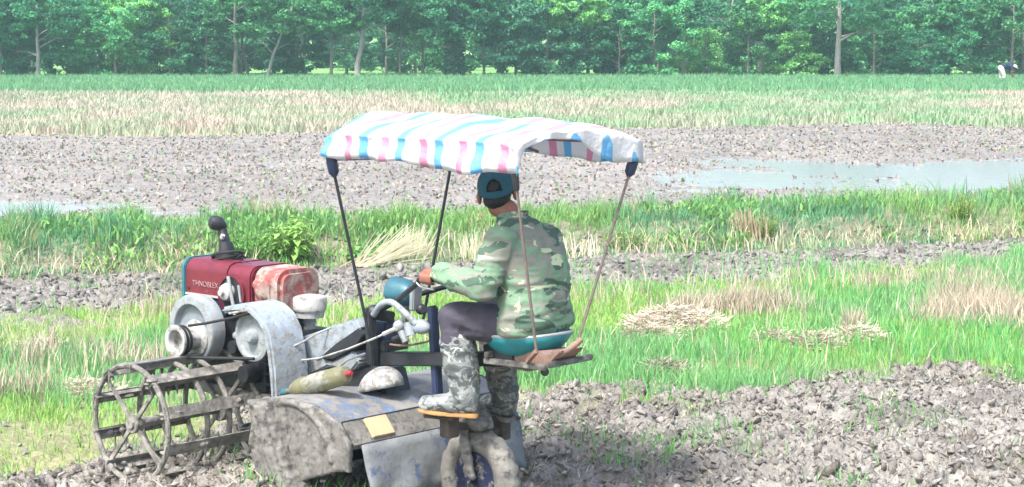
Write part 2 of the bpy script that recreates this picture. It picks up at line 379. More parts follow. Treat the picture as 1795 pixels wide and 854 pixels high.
# bund grass
x, y = scatter(270000, 18, 29.5)
yb = y-y_bund(x)
keep = (yb > -.15) & (yb < 2.35) & (rng.random(len(x)) < .42+.58*sst(.38, .55, fbm(x*2.0, y*2.0, 3, 72)))
keep &= ~((yb < .35) & (rng.random(len(x)) < .45))
x, y, yb = x[keep], y[keep], yb[keep]
tall = .30+.25*fbm(x*.9, y*.9, 3, 73)+.5*sst(.5, .68, fbm(x*2.3, y*2.3, 3, 70))+.25*sst(3, 7, x)
h = rng.uniform(.10, .40, len(x))*tall*(.55+.6*sst(.2, 1.1, yb)); r = rng.random(len(x))
q = sst(.42, .6, fbm(x*.45, y*.7, 3, 74)+.05*(r-.5))
col = lerpc((.20, .37, .125), (.14, .32, .165), q)*(.8+.6*r)[:, None]
dry = rng.random(len(x)) < .05+.45*sst(.60, .72, fbm(x*1.1+50, y, 3, 75)); col[dry] = lerpc((.50, .46, .26), (.40, .36, .20), r[dry])
thing_stuff(blades('bund_grass', x, y, h, .013, col, M_grass, .55), 'thick green grass growing along the raised bund', 'grass')
# broad-leaved ground weeds low on the bund
x, y = scatter(70000, 18, 28); yb = y-y_bund(x)
keep = (yb > 0) & (yb < 1.5) & (fbm(x*.8+7, y*.8, 3, 76) > .50); x, y = x[keep], y[keep]
h = rng.uniform(.03, .11, len(x)); col = lerpc((.12, .30, .09), (.26, .45, .13), rng.random(len(x)))
thing_stuff(blades('creeping_weed', x, y, h, .030, col, M_grass, .9, z=height(x, y)+rng.uniform(0, .15, len(x))), 'low broad-leaved weeds covering the face of the bund', 'weeds')
# dry stalks hanging at the bund foot
x, y = scatter(26000, 18, 26); yb = y-y_bund(x)
keep = (yb > -.2) & (yb < .35) & (fbm(x*1.3+27, y*.4, 3, 77) > .46); x, y = x[keep], y[keep]
h = rng.uniform(.08, .30, len(x)); col = lerpc((.60, .56, .38), (.42, .38, .25), rng.random(len(x)))
thing_stuff(blades('dry_grass', x, y, h, .012, col, M_straw, .7), 'bleached dry grass stalks at the foot of the bund', 'dry grass')
# far stubble field and green strip
x, y = scatter(260000, 44, 101, power=1.4)
a, b, c, d, e, g_, t_ = masks(x, y)
keep = rng.random(len(x)) < e*(.25+.75*sst(.3, .5, fbm(x*.5, y*.35, 3, 78))); x, y = x[keep], y[keep]
q = fbm(x*.09+2, y*.05, 4, 55)+.10*(rng.random(len(x))-.5); fine = sst(.44, .56, fbm(x*.6, y*.35, 3, 79))
q = sst(.50, .66, q)*.45+.55*fine*(.5+.5*rng.random(len(x)))
tan = lerpc((.44, .365, .30), (.47, .44, .35), fbm(x*.2, y*.2, 3, 80)); gre = lerpc((.21, .37, .18), (.15, .33, .17), rng.random(len(x)))
col = (tan*(1-q[:, None])+gre*q[:, None])*(.8+.4*rng.random(len(x)))[:, None]
h = rng.uniform(.12, .34, len(x))
thing_stuff(blades('field_stubble', x, y, h, .014+.0006*y, col, M_straw, .45), 'pinkish tan stubble mixed with green across the far field', 'stubble')
x, y = scatter(150000, 80, 109, power=1.4)
a, b, c, d, e, g_, t_ = masks(x, y)
keep = rng.random(len(x)) < np.clip(g_+.12, 0, 1)*(1-t_*.4); x, y = x[keep], y[keep]
h = rng.uniform(.2, .5, len(x)); col = lerpc((.13, .33, .15), (.22, .42, .21), rng.random(len(x)))
thing_stuff(blades('standing_rice', x, y, h, .075, col, M_grass, .4), 'band of standing green rice in front of the trees', 'rice')
# tufts and debris over the wet paddy
x, y = scatter(42000, 23, 56, power=1.5)
a, b, c, d, e, g_, t_ = masks(x, y); hh = height(x, y)
keep = (rng.random(len(x)) < d*(1-e*.6)*.55) & (hh > -.02); x, y = x[keep], y[keep]
r = rng.random(len(x)); h = rng.uniform(.02, .09, len(x))
col = np.where((r < .10)[:, None], np.array((.18, .32, .12))[None], lerpc((.38, .32, .27), (.20, .17, .145), rng.random(len(x))))
thing_stuff(blades('paddy_debris', x, y, h, .03+.0006*y, col, M_straw, 1.2), 'rotting straw and dark roots over the flooded paddy', 'debris')

# ------------------------------------------------------------------ mud clods: flaky lumps (stuff)
ico = bmesh.new(); bmesh.ops.create_icosphere(ico, subdivisions=1, radius=1)
iv = np.array([v.co[:] for v in ico.verts]); itf = np.array([[v.index for v in f.verts] for f in ico.faces]); ico.free()
def clods(name, x, y, size, col, mat_, z=None):
    n = len(x); k = len(iv)
    jit = 1+1.25*(rng.random((n, k, 1))-.5)
    V = iv[None]*jit*size[:, None, None]*np.stack([rng.uniform(.7, 1.8, n), rng.uniform(.35, 1.0, n), rng.uniform(.2, .65, n)], 1)[:, None]
    th = rng.uniform(0, 2*pi, n); ph = rng.normal(0, .75, n)
    c1, s1 = np.cos(ph)[:, None], np.sin(ph)[:, None]
    X_, Z_ = V[..., 0]*c1-V[..., 2]*s1, V[..., 0]*s1+V[..., 2]*c1
    c2, s2 = np.cos(th)[:, None], np.sin(th)[:, None]
    Xr, Yr = X_*c2-V[..., 1]*s2, X_*s2+V[..., 1]*c2
    zz = height(x, y)+size*.15 if z is None else z
    P = np.stack([Xr+x[:, None], Yr+y[:, None], Z_+zz[:, None]], -1).reshape(-1, 3)
    T = (np.arange(n)[:, None, None]*k+itf[None]).reshape(-1, 3)
    return link(name, npmesh(name, P, tris=T, col=np.repeat(col, k, 0), smooth=True), mat_)
M_clod = attrmat('clod of mud', rough=.6, var=.3, scale=25, bump=.6, bscale=90, bdist=.01, spec=.45)
x, y = scatter(40000, 9.7, 15.2)
a, b, c, d, e, g_, t_ = masks(x, y); keep = rng.random(len(x)) < (1-a)+.03; x, y = x[keep], y[keep]
size = rng.gamma(2.0, .0062, len(x)).clip(.004, .034); r = rng.random(len(x))
col = lerpc((.245, .232, .21), (.085, .070, .056), r)*(.7+.6*fbm(x*1.1, y*1.1, 3, 91))[:, None]*(.75+.5*rng.random(len(x)))[:, None]
thing_stuff(clods('mud_clods', x, y, size, col, M_clod), 'churned grey mud clods in front of the tiller', 'mud')
x, y = scatter(26000, 17, 26)
a, b, c, d, e, g_, t_ = masks(x, y); keep = rng.random(len(x)) < b*(1-c)*.9+c*(1-sst(.3, .6, y-y_bund(x)))*.6; x, y = x[keep], y[keep]
size = rng.gamma(2.0, .010, len(x)).clip(.008, .06); col = lerpc((.22, .212, .198), (.10, .088, .078), rng.random(len(x)))
thing_stuff(clods('broken_soil', x, y, size, col, M_clod), 'broken grey soil along the strip below the bund', 'soil')
x, y = scatter(18000, 24, 54, power=1.3)
a, b, c, d, e, g_, t_ = masks(x, y); hh = height(x, y); keep = (rng.random(len(x)) < d*(1-e)*.8) & (hh > -.03); x, y = x[keep], y[keep]
size = rng.gamma(2.2, .010, len(x)).clip(.01, .05); col = lerpc((.21, .196, .182), (.10, .086, .078), rng.random(len(x)))
thing_stuff(clods('paddy_clods', x, y, size, col, M_clod, z=height(x, y)), 'low brown mud lumps sticking out of the flooded paddy', 'mud')
x, y = scatter(450, 9.8, 14.6)
a, b, c, d, e, g_, t_ = masks(x, y); keep = rng.random(len(x)) < (1-a)*.8; x, y = x[keep], y[keep]
size = rng.uniform(.03, .062, len(x)); col = lerpc((.22, .205, .19), (.11, .095, .08), rng.random(len(x)))
thing_stuff(clods('big_clods', x, y, size, col, M_clod, z=height(x, y)-.004), 'scattered bigger lumps half sunk in the churned mud', 'mud')
# root and straw bits lying on the near mud
x, y = scatter(42000, 9.7, 15.0)
a, b, c, d, e, g_, t_ = masks(x, y); keep = rng.random(len(x)) < (1-a)*.8; x, y = x[keep], y[keep]
r = rng.random(len(x)); h = rng.uniform(.02, .08, len(x)); h[r < .1] *= 1.7; col = np.where((r < .13)[:, None], np.array((.46, .41, .31))[None], lerpc((.13, .10, .08), (.27, .24, .21), rng.random(len(x))))
thing_stuff(blades('straw_bits', x, y, h, .006, col, M_straw, 1.3, z=height(x, y)+.008, flat=.7), 'bits of straw and root lying over the churned mud', 'straw')

# ------------------------------------------------------------------ straw piles
def straw_pile(px, py, rx, ry, hz, n, label, c0=(.62, .55, .43), c1=(.40, .35, .28)):
    g = np.random.default_rng(abs(int(px*100))+int(py*10))
    root_z = float(height(np.array([px]), np.array([py]))[0])
    rx *= 1.25; ry *= 1.25; hz *= 1.25; n = int(n*3.2); root_z += .02; ro = empty('straw_pile', (px, py, root_z), label=label, cat='straw pile', group='heaps of cut straw in the field')
    th = g.uniform(0, 2*pi, n); rr = np.sqrt(g.random(n))
    x = np.cos(th)*rr*rx; y = np.sin(th)*rr*ry; z = hz*(1-rr**2)*g.uniform(.3, 1, n)
    L = g.uniform(.06, .26, n)*g.choice([1, 1, .5], n); al = g.uniform(0, 2*pi, n); el = g.normal(.15, .35, n)
    d = np.stack([np.cos(al)*np.cos(el), np.sin(al)*np.cos(el), np.sin(el)], 1)*L[:, None]
    P0 = np.stack([x, y, z], 1)-d/2; P1 = P0+d; wv = np.stack([-np.sin(al)*.0017, np.cos(al)*.0017, np.full(n, .0017)], 1)
    V = np.stack([P0-wv, P0+wv, P1+wv, P1-wv], 1).reshape(-1, 3)
    col = lerpc(c0, c1, g.random(n)**1.5)
    link('loose_straw', npmesh('loose_straw', V, quads=np.arange(n)[:, None]*4+np.arange(4)[None], col=np.repeat(col, 4, 0)), M_straw, ro)
    m = MB(); m.ball((0, 0, -.02), 1, 20, 10, (rx*.8, ry*.8, hz*.8))
    o = m.build('mound', M_strawcore, ro)
    me = o.data; co = np.zeros(len(me.vertices)*3); me.vertices.foreach_get('co', co); co = co.reshape(-1, 3)
    co *= (.8+.4*vn3(co*14, 3))[:, None]; me.vertices.foreach_set('co', co.ravel())
M_strawcore = mat('damp straw', (.24, .2, .15), rough=.9, scale=30, var=.5, bump=.6)
straw_pile(1.38, 16.35, .36, .25, .15, 1500, 'largest heap of bleached straw, in the rice to the right of the driver')
straw_pile(1.12, 15.75, .22, .14, .09, 500, 'small brownish heap touching the front edge of the largest straw heap', (.5, .43, .33), (.27, .22, .18))
straw_pile(2.43, 15.35, .17, .14, .09, 500, 'straw heap in the middle of the row of three low heaps', (.5, .44, .34), (.3, .25, .2))
straw_pile(2.12, 15.6, .13, .1, .06, 250, 'smallest faint straw heap at the left of the row of three', (.5, .44, .34), (.3, .25, .2))
straw_pile(2.85, 15.75, .17, .12, .09, 500, 'straw heap at the right end of the row of three, with upright stalks')
straw_pile(-2.95, 13.3, .22, .14, .08, 420, 'loose straw heap in the rice left of the cage wheel')
straw_pile(1.12, 14.05, .14, .10, .08, 300, 'dark earthy straw lump just behind the edge of the tilled mud', (.38, .32, .26), (.2, .16, .13))
straw_pile(-3.75, 15.2, .16, .12, .06, 260, 'thin scatter of straw at the far left of the rice')

# ------------------------------------------------------------------ leafy plants on the bund
def leaf_plant(name, px, py, hgt, rad, nst, leaf, c0, c1, label, cat, seed, nleaf=9, heart=True):
    g = np.random.default_rng(seed); z0 = float(height(np.array([px]), np.array([py]))[0])
    ro = empty(name, (px, py, z0), label=label, cat=cat); st = MB(); V = []; Qd = []; T = []; cols = []
    for i in range(nst):
        a = g.uniform(0, 2*pi); r = rad*math.sqrt(g.random()); H = hgt*g.uniform(.55, 1)*(1-.35*r/rad)
        p = [Vector((cos(a)*r*.35, sin(a)*r*.35, -.02)), Vector((cos(a)*r*.7, sin(a)*r*.7, H*.5)), Vector((cos(a)*r, sin(a)*r, H))]
        st.tube(p, [.006, .005, .002], 5)
        for k in range(nleaf):
            t = g.uniform(.25, 1); q = p[0].lerp(p[1], t*2) if t < .5 else p[1].lerp(p[2], t*2-1)
            b = g.uniform(0, 2*pi); s = leaf*g.uniform(.5, 1.1); dr = Vector((cos(b), sin(b), g.uniform(-.5, .35))).normalized()
            sd_ = dr.cross(Vector((0, 0, 1))).normalized(); q2 = q+dr*leaf*.35; n = len(V)
            wv = .42 if heart else .22
            V += [q2, q2+dr*s*.3+sd_*s*wv+Vector((0, 0, s*.08)), q2+dr*s*.35, q2+dr*s*.3-sd_*s*wv+Vector((0, 0, s*.08)), q2+dr*s-Vector((0, 0, s*.25))]
            T += [(n, n+2, n+1), (n, n+3, n+2), (n+1, n+2, n+4), (n+2, n+3, n+4)]
            cc = np.array(c0)+(np.array(c1)-np.array(c0))*g.random(); cols += [cc]*5
    st.build('stem', M_stem, ro)
    link('foliage', npmesh('foliage', [tuple(v) for v in V], tris=T, col=np.array(cols)), M_grass, ro)
    return ro
M_stem = mat('green stem', (.2, .28, .1), rough=.6)
def bp(u, dv=0): 
    """a spot on the bund at the bearing of u, dv metres up its face"""
    k = (u-CX)/FPX; y = (21.3+dv)/(1-.33*k); return k*y, y
P_ = bp(500, .25); leaf_plant('leafy_plant', P_[0], P_[1], .62, .30, 22, .10, (.22, .42, .09), (.32, .52, .14), 'tall light-green plant with heart-shaped leaves on the bund behind the engine', 'plant', 3, 14)
P_ = bp(430, .3); leaf_plant('weed_bush', P_[0], P_[1], .42, .42, 60, .045, (.12, .36, .08), (.22, .48, .12), 'dense fine-leaved green weed bush just right of the exhaust pipe', 'weed', 4, 26, False)
P_ = bp(640, .1); leaf_plant('broad_leaf_weed', P_[0], P_[1], .30, .32, 30, .07, (.12, .32, .08), (.22, .42, .12), 'low round-leaved weed between the two front canopy posts', 'weed', 5, 14)
P_ = bp(1345, .35); leaf_plant('yellow_green_weed', P_[0], P_[1], .38, .26, 34, .03, (.24, .40, .08), (.34, .46, .12), 'yellow-green weed beside a brown dry clump on the bund', 'weed', 6, 22, False)
P_ = bp(1690, .5); leaf_plant('yellow_green_weed', P_[0], P_[1], .42, .24, 34, .035, (.26, .42, .08), (.36, .48, .12), 'yellow-green weed near the right end of the bund', 'weed', 8, 20, False)
P_ = bp(1100, .2); leaf_plant('yellow_green_weed', P_[0], P_[1], .34, .3, 34, .035, (.20, .38, .08), (.32, .46, .12), 'yellow-green weed under the far rear canopy post', 'weed', 9, 20, False)
# leaning bundle of dry reeds
def reeds(u, dv, n, L, lean, label, seed, c0=(.66, .64, .46), c1=(.45, .42, .28)):
    px, py = bp(u, dv); g = np.random.default_rng(seed); z0 = float(height(np.array([px]), np.array([py]))[0])
    V = []; T = []; cols = []
    for i in range(n):
        ox, oy = g.normal(0, .10), g.normal(0, .07); l = L*g.uniform(.5, 1.1); a = lean+g.normal(0, .22)
        p0 = Vector((ox, oy, 0)); p1 = p0+Vector((cos(a)*l, g.normal(0, .08), sin(a)*l)); k = len(V); q = Vector((-sin(a), 0, cos(a)))*.007
        V += [p0-q, p0+q, p1+q*.3, p1-q*.3]; T.append((k, k+1, k+2, k+3)); cols += [np.array(c0)+(np.array(c1)-np.array(c0))*g.random()]*4
    o = link('dry_reed_clump', npmesh('dry_reed_clump', [tuple(v) for v in V], quads=T, col=np.array(cols)), M_straw); o.location = (px, py, z0)
    return tag(o, label, 'dry reeds', 'clumps of dry reeds on the bund')
reeds(640, -.15, 130, .62, .55, 'bundle of pale dry reeds lying slanted between the front canopy posts', 1)
reeds(720, 0, 60, .42, 1.3, 'upright dry reed tuft left of the driver hand', 2)
reeds(1015, .0, 26, .34, 1.75, 'fan of stiff pale stalks just right of the driver back', 3, (.72, .66, .5), (.55, .5, .38))
reeds(1320, .3, 90, .36, 1.7, 'brown withered clump in the middle of the right bund', 4, (.42, .33, .22), (.30, .24, .16))
reeds(830, 0, 50, .36, 1.6, 'dry tuft behind the driver forearm', 5)

# ------------------------------------------------------------------ trees
M_bark = mat('grey bark', (.28, .25, .21), rough=.9, scale=4, var=.35, bump=.5, bscale=14)
M_leaf = attrmat('tree leaves', rough=.6, trans=.22, var=.1, scale=.5)
for n_ in [n_ for n_ in M_leaf.node_tree.nodes if n_.type == 'MIX']:
    lt_ = M_leaf.node_tree; oi = N(lt_, 'ShaderNodeObjectInfo'); mr = N(lt_, 'ShaderNodeMapRange'); mr.inputs[3].default_value = .62; mr.inputs[4].default_value = 1.3; lt_.links.new(oi.outputs['Random'], mr.inputs[0])
    ml = N(lt_, 'ShaderNodeMath', operation='MULTIPLY'); src_ = n_.inputs[7].links[0].from_socket; lt_.links.new(src_, ml.inputs[0]); lt_.links.new(mr.outputs[0], ml.inputs[1]); lt_.links.new(ml.outputs[0], n_.inputs[7])
def tree_mesh(seed, H, base, R, nleaf, leaf, pal, nl=9, tr=.13, lean=(0, 0), fork=None, droop=.15, clumps=60, clus=.42, ground=False):
    g = np.random.default_rng(seed); mb = MB()
    top = Vector((lean[0], lean[1], H*.85)); pts = []; rad = []
    for i in range(7):
        t = i/6; p = Vector((top.x*t, top.y*t, top.z*t))+Vector((g.normal(0, .05), g.normal(0, .05), 0))*(H*.12 if i else 0); pts.append(p); rad.append(tr*(1-.72*t))
    pts[0].z = -.25; rad[0] = tr*1.25; mb.tube(pts, rad, 9)
    tips = []
    for k in range(nl):
        t = .28+.7*(k+g.random())/nl if not ground else .05+.9*(k+g.random())/nl
        i = min(int(t*6), 5); p = pts[i].lerp(pts[i+1], t*6-i); a = g.uniform(0, 2*pi); ln = R*g.uniform(.6, 1.0)*(1-.45*abs(t-.55))
        d = Vector((cos(a), sin(a), g.uniform(.1, .7))).normalized(); q1 = p+d*ln*.5; q2 = q1+Vector((d.x, d.y, d.z*.3-droop))*ln*.55
        mb.tube([p, q1, q2], [rad[i]*.45, rad[i]*.25, .012], 5); tips += [q1, q2, q1.lerp(q2, .5)]
        for _ in range(2):
            b = a+g.normal(0, .8); e = q1+Vector((cos(b), sin(b), g.uniform(-.2, .5)))*ln*.4; mb.tube([q1, e], [rad[i]*.2, .01], 4); tips.append(e)
    cen = []
    for k in range(clumps):
        if k < len(tips)*1.0: c = tips[k]
        else:
            a = g.uniform(0, 2*pi); zz = g.uniform(base, H); s = math.sqrt(max(.05, 1-((zz-(base+H)/2)/((H-base)/2+.3))**2)); r = R*s*math.sqrt(g.uniform(.15, 1)); c = Vector((cos(a)*r+top.x*zz/H, sin(a)*r+top.y*zz/H, zz))
        if c.z < base: c.z = base+g.uniform(0, .6)
        cen.append(c[:])
    cen = np.array(cen); nc = len(cen); idx = g.integers(0, nc, nleaf)
    rc = g.uniform(.5, 1.25, nc)*clus*R/2.2
    dv = g.normal(0, 1, (nleaf, 3)); dv /= np.linalg.norm(dv, axis=1)[:, None]; dv *= (g.random(nleaf)**.45)[:, None]
    P = cen[idx]+dv*rc[idx][:, None]*np.array([1.25, 1.25, .62])
    P[:, 2] = np.maximum(P[:, 2], .05)
    nrm = g.normal(0, .75, (nleaf, 3)); nrm[:, 2] += .8; nrm /= np.linalg.norm(nrm, axis=1)[:, None]
    t1 = np.cross(nrm, g.normal(0, 1, (nleaf, 3))); t1 /= np.linalg.norm(t1, axis=1)[:, None]; t2 = np.cross(nrm, t1)
    s = leaf*g.uniform(.6, 1.3, nleaf)[:, None]
    V = np.stack([P-t1*s*.5, P+t2*s*.28, P+t1*s*.5, P-t2*s*.28], 1).reshape(-1, 3)
    cv = g.random(nc)[idx]*.65+g.random(nleaf)*.35
    col = np.array(pal[0])[None]*(1-cv[:, None])+np.array(pal[1])[None]*cv[:, None]
    crown = npmesh('crown', V, quads=np.arange(nleaf)[:, None]*4+np.arange(4)[None], col=np.repeat(col, 4, 0))
    crown.materials.append(M_leaf)
    return mb, crown
def make_tree(name, x, y, label, cat='tree', group=None, rot=0, sc=1, bark=None, **k):
    z = float(height(np.array([x]), np.array([y]))[0])
    ro = empty(name, (x, y, z), rot, label=label, cat=cat, group=group); ro.scale = (sc,)*3
    mb, crown = tree_mesh(**k); mb.build('trunk', bark or M_bark, ro); link('crown', crown, None, ro)
    return ro
def copy_tree(src, x, y, label, group=None, rot=0, sc=(1, 1, 1)):
    r = src.copy(); C.objects.link(r); r.location = (x, y, float(height(np.array([x]), np.array([y]))[0])); r.rotation_euler = (0, 0, rot); r.scale = sc
    r['label'] = label
    if group: r['group'] = group
    elif 'group' in r.keys(): del r['group']
    for ch in src.children:
        c = ch.copy(); C.objects.link(c); c.parent = r
    return r
D_ = ((.02, .13, .065), (.08, .32, .14)); G_ = ((.035, .20, .08), (.15, .46, .17)); Y_ = ((.07, .26, .07), (.25, .54, .16)); K_ = ((.018, .095, .055), (.07, .23, .12))
def ux(u, y): return (u-CX)/FPX*y
M_pale = mat('pale bark', (.42, .40, .36), rough=.85, scale=4, var=.25, bump=.4, bscale=14)
NL = 11000
rowG = 'trees along the edge of the rice field'
specs = [ # u, Y, label, kwargs
 (70, 121, 'straight slim tree with pale trunk near the left edge', dict(seed=1, H=7.6, base=2.6, R=2.6, pal=D_, tr=.13), M_pale),
 (415, 121, 'tall straight grey-trunked tree standing left of the leaning one', dict(seed=2, H=9.2, base=2.8, R=2.4, pal=G_, tr=.15), None),
 (437, 123, 'thin crooked tree right beside the tall grey trunk', dict(seed=3, H=6.6, base=3.2, R=1.8, pal=G_, tr=.10, lean=(-.5, 0)), None),
 (464, 120.5, 'pale slender tree leaning to the right', dict(seed=4, H=7, base=2.6, R=2.3, pal=G_, tr=.11, lean=(1.6, .2)), M_pale),
 (582, 121, 'slim straight tree between the leaning tree and the forked tree', dict(seed=5, H=7.2, base=2.8, R=2.2, pal=G_, tr=.10), None),
 (628, 120.5, 'forked tree with a thick grey trunk above the canopy', dict(seed=6, H=9.6, base=3.3, R=2.6, pal=D_, tr=.17, lean=(.5, 0)), M_pale),
 (742, 124, 'thin dark tree left of the vine-covered trunk', dict(seed=7, H=7.0, base=2.6, R=2.2, pal=D_, tr=.10), None),
 (880, 123, 'dark-trunked tree behind the middle of the field', dict(seed=9, H=7, base=2.0, R=2.3, pal=K_, tr=.12), None),
 (1467, 121, 'straight tree with pale bare trunk and spreading boughs on the right', dict(seed=10, H=10.5, base=3.0, R=3.3, pal=G_, tr=.19), M_pale),
 (1770, 122, 'thin dark-trunked tree behind the stooping farm worker', dict(seed=11, H=7, base=2.9, R=2.4, pal=G_, tr=.10), None),
 (700, 122.5, 'slim grey trunk halfway between the forked tree and the vine-covered trunk', dict(seed=41, H=7, base=3.0, R=1.9, pal=G_, tr=.07, lean=(.3, 0)), None),
 (848, 122, 'slim dark trunk just right of the vine-covered trunk', dict(seed=42, H=7, base=2.9, R=1.9, pal=D_, tr=.08), None),
 (1008, 122, 'slim trunk in front of the deep green trees right of the middle', dict(seed=43, H=7, base=3.1, R=1.9, pal=Y_, tr=.06, lean=(-.3, 0)), None),
 (1330, 123, 'thin twisting trunk between the white pole and the bare pale trunk', dict(seed=44, H=7, base=3.0, R=2.0, pal=Y_, tr=.07, lean=(.5, 0)), None),
 (1655, 123.5, 'thin grey trunk left of the worker, above the rounded bush', dict(seed=45, H=7, base=3.0, R=2.2, pal=G_, tr=.08), None),
 (255, 123, 'thin grey trunk above the yellow-green low bush', dict(seed=46, H=7, base=3.0, R=2.2, pal=Y_, tr=.07, lean=(-.4, 0)), None),
 (3, 121, 'dark tree cut off by the left edge', dict(seed=12, H=7, base=2.0, R=2.3, pal=D_, tr=.14), None),
 (1195, 124, 'slim tree left of the white leaning pole', dict(seed=13, H=7, base=2.4, R=2.0, pal=D_, tr=.09, lean=(.3, 0)), None)]
for u, Y, lab, kw, bk in specs:
    Y -= 15.5
    kw['H'] *= .69; kw['base'] *= .98
    kw = dict(nleaf=NL, leaf=.20, nl=9, clumps=80, clus=.34, **kw); make_tree('tree', ux(u, Y), Y, lab, group=rowG, bark=bk, **kw)
# vine-covered trunk
ro = make_tree('vine_covered_tree', ux(797, 105.5), 105.5, 'thick trunk wrapped in dark climbing vines', bark=M_bark, seed=21, H=5.8, base=2.4, R=2.6, nleaf=NL, leaf=.2, pal=D_, tr=.3, clumps=70)
g = np.random.default_rng(5); n = 5000; zz = g.uniform(0, 4.6, n); a_ = g.uniform(0, 2*pi, n); rr = (.36+.22*vn2(a_*1.5, zz*1.6, 4))*g.uniform(.8, 1.25, n)
Pv = np.stack([np.cos(a_)*rr, np.sin(a_)*rr, zz], 1); t1 = g.normal(0, 1, (n, 3)); t2 = g.normal(0, 1, (n, 3))
Vv = np.stack([Pv-t1*.05, Pv+t2*.035, Pv+t1*.05, Pv-t2*.035], 1).reshape(-1, 3)
link('vine', npmesh('vine', Vv, quads=np.arange(n)[:, None]*4+np.arange(4)[None], col=np.repeat(lerpc(K_[0], K_[1], g.random(n)), 4, 0)), M_leaf, ro)
# dense bushes and low trees between and behind the trunks
def proto(name, **k): return make_tree(name, 0, 200, 'x', group='g', **k)
kinds = [dict(seed=31, H=4.6, base=.3, R=2.5, nleaf=11500, leaf=.20, pal=G_, tr=.09, ground=True, clus=.33, clumps=110, nl=12),
         dict(seed=32, H=3.4, base=.1, R=2.2, nleaf=10500, clus=.33, leaf=.17, pal=D_, tr=.07, ground=True, clumps=100, nl=12),
         dict(seed=33, H=4.7, base=.4, R=2.4, nleaf=11500, clus=.33, leaf=.19, pal=K_, tr=.09, ground=True, clumps=110, nl=12),
         dict(seed=34, H=2.4, base=.05, R=1.8, nleaf=9000, leaf=.15, pal=Y_, tr=.05, ground=True, clumps=80, nl=10)]
cols_ = ['mid-green', 'dark green', 'deep blue-green', 'yellow-green']
bl = [(35, 122.5, 1, 1, 'dark green bush beside the pale trunk at the left edge'),
 (135, 123.5, 0, 1.05, 'mid-green bushy tree right of the pale trunk at the left edge'),
 (205, 122, 0, .95, 'rounded grey-green bush a quarter of the way in from the left'),
 (255, 123, 3, 1.25, 'yellow-green low bush at the field edge left of the tall grey trunk'),
 (300, 122.5, 1, 1.1, 'dark green bush with drooping boughs left of the tall grey trunk'),
 (365, 122, 1, .9, 'dark low bush touching the tall grey trunk on its left'),
 (520, 123.5, 1, 1.0, 'dark bush right of the leaning pale tree'),
 (905, 122.5, 2, .95, 'deep green bush at the middle of the tree line'),
 (960, 122, 2, 1.1, 'deep blue-green dense tree right of the middle'),
 (1030, 123.5, 2, 1.15, 'tallest deep green dense tree right of the middle'),
 (1085, 122, 1, .95, 'dark bush below the feathery tree right of the middle'),
 (1145, 123, 0, 1.05, 'feathery mid-green tree left of the slim tree'),
 (1235, 126, 3, 1.1, 'yellow-green bush below the white leaning pole'),
 (1310, 122.5, 0, .8, 'light green bush right of the white leaning pole'),
 (1385, 123, 3, 1.2, 'yellow-green low bush left of the bare pale trunk'),
 (1440, 124.5, 1, 1.0, 'dark bush close behind the bare pale trunk'),
 (1530, 124, 0, .9, 'mid-green bush right of the bare pale trunk'),
 (1605, 121.5, 1, .85, 'broad rounded bush between the bare trunk and the worker'),
 (1690, 123, 1, 1.05, 'dark green bush left of the stooping farm worker'),
 (1790, 124.5, 0, 1.1, 'bush at the right edge behind the worker')]
first = {}
r2 = random.Random(4)
def put(kd, x, y, label, group, s, name='bush'):
    if kd not in first: 
        first[kd] = make_tree(name, x, y, label, cat='bush', group=group, rot=r2.uniform(0, 6), sc=s, **kinds[kd]); return first[kd]
    o = copy_tree(first[kd], x, y, label, group, r2.uniform(0, 6), (s, s, s*r2.uniform(.9, 1.15))); o['category'] = 'bush' if group != BG else 'tree'; return o
BG = 'trees filling the background behind the front trunks'
for u, Y, kd, s, lab in bl: put(kd, ux(u, Y-15.5), Y-15.5, lab, 'bushes along the tree line', s)
for i in range(32):
    Y = r2.uniform(113, 126); u = -60+i*61+r2.uniform(-20, 20); kd = r2.choice([0, 2, 2, 0, 1]); s = r2.uniform(1.0, 1.12)
    if kd == 1: s *= 1.4
    lift = 1.0 if (620 < u < 720 or 820 < u < 880 or 1160 < u < 1260) else 0
    o = put(kd, ux(u, Y), Y, cols_[kd]+' leafy tree filling the wood close behind the front trunks', BG, s)
    if lift: o.location.z += 0; o.scale = (s*.85, s*.85, s*1.15); o.location.y += 10
for i in range(30):
    Y = r2.uniform(134, 155); u = -60+i*66+r2.uniform(-30, 30); s = r2.uniform(1.16, 1.28)
    kd = r2.choice([0, 2]); put(kd, ux(u, Y), Y, cols_[kd]+' leafy tree in the hazy back of the wood', BG, s)
# pole leaning in the trees
pl = MB(); pl.tube([(0, 0, -.2), (.75, 0, 5.2)], [.06, .045], 8)
o = pl.build('pole', M_pale); o.location = (ux(1262, 110), 110, 0); tag(o, 'thin pale pole leaning right in a gap of the trees', 'pole')

# ------------------------------------------------------------------ haze: thin teal-tinted volume box over the whole scene
hz = MB(); hz.box((0, 90, 6.2), (420, 300, 14.6)); ho = hz.build('haze', None, smooth=False)
hm = bpy.data.materials.new('haze'); hm.use_nodes = True; hn = hm.node_tree; hn.nodes.clear()
ho_ = N(hn, 'ShaderNodeOutputMaterial'); pv = N(hn, 'ShaderNodeVolumePrincipled'); pv.inputs['Color'].default_value = (.62, .97, .92, 1); pv.inputs['Density'].default_value = .0010; pv.inputs['Anisotropy'].default_value = .2
hn.links.new(pv.outputs[0], ho_.inputs['Volume']); ho.data.materials.clear(); ho.data.materials.append(hm); tag(ho, kind='stuff', label='pale teal-tinted haze over the fields', cat='haze')
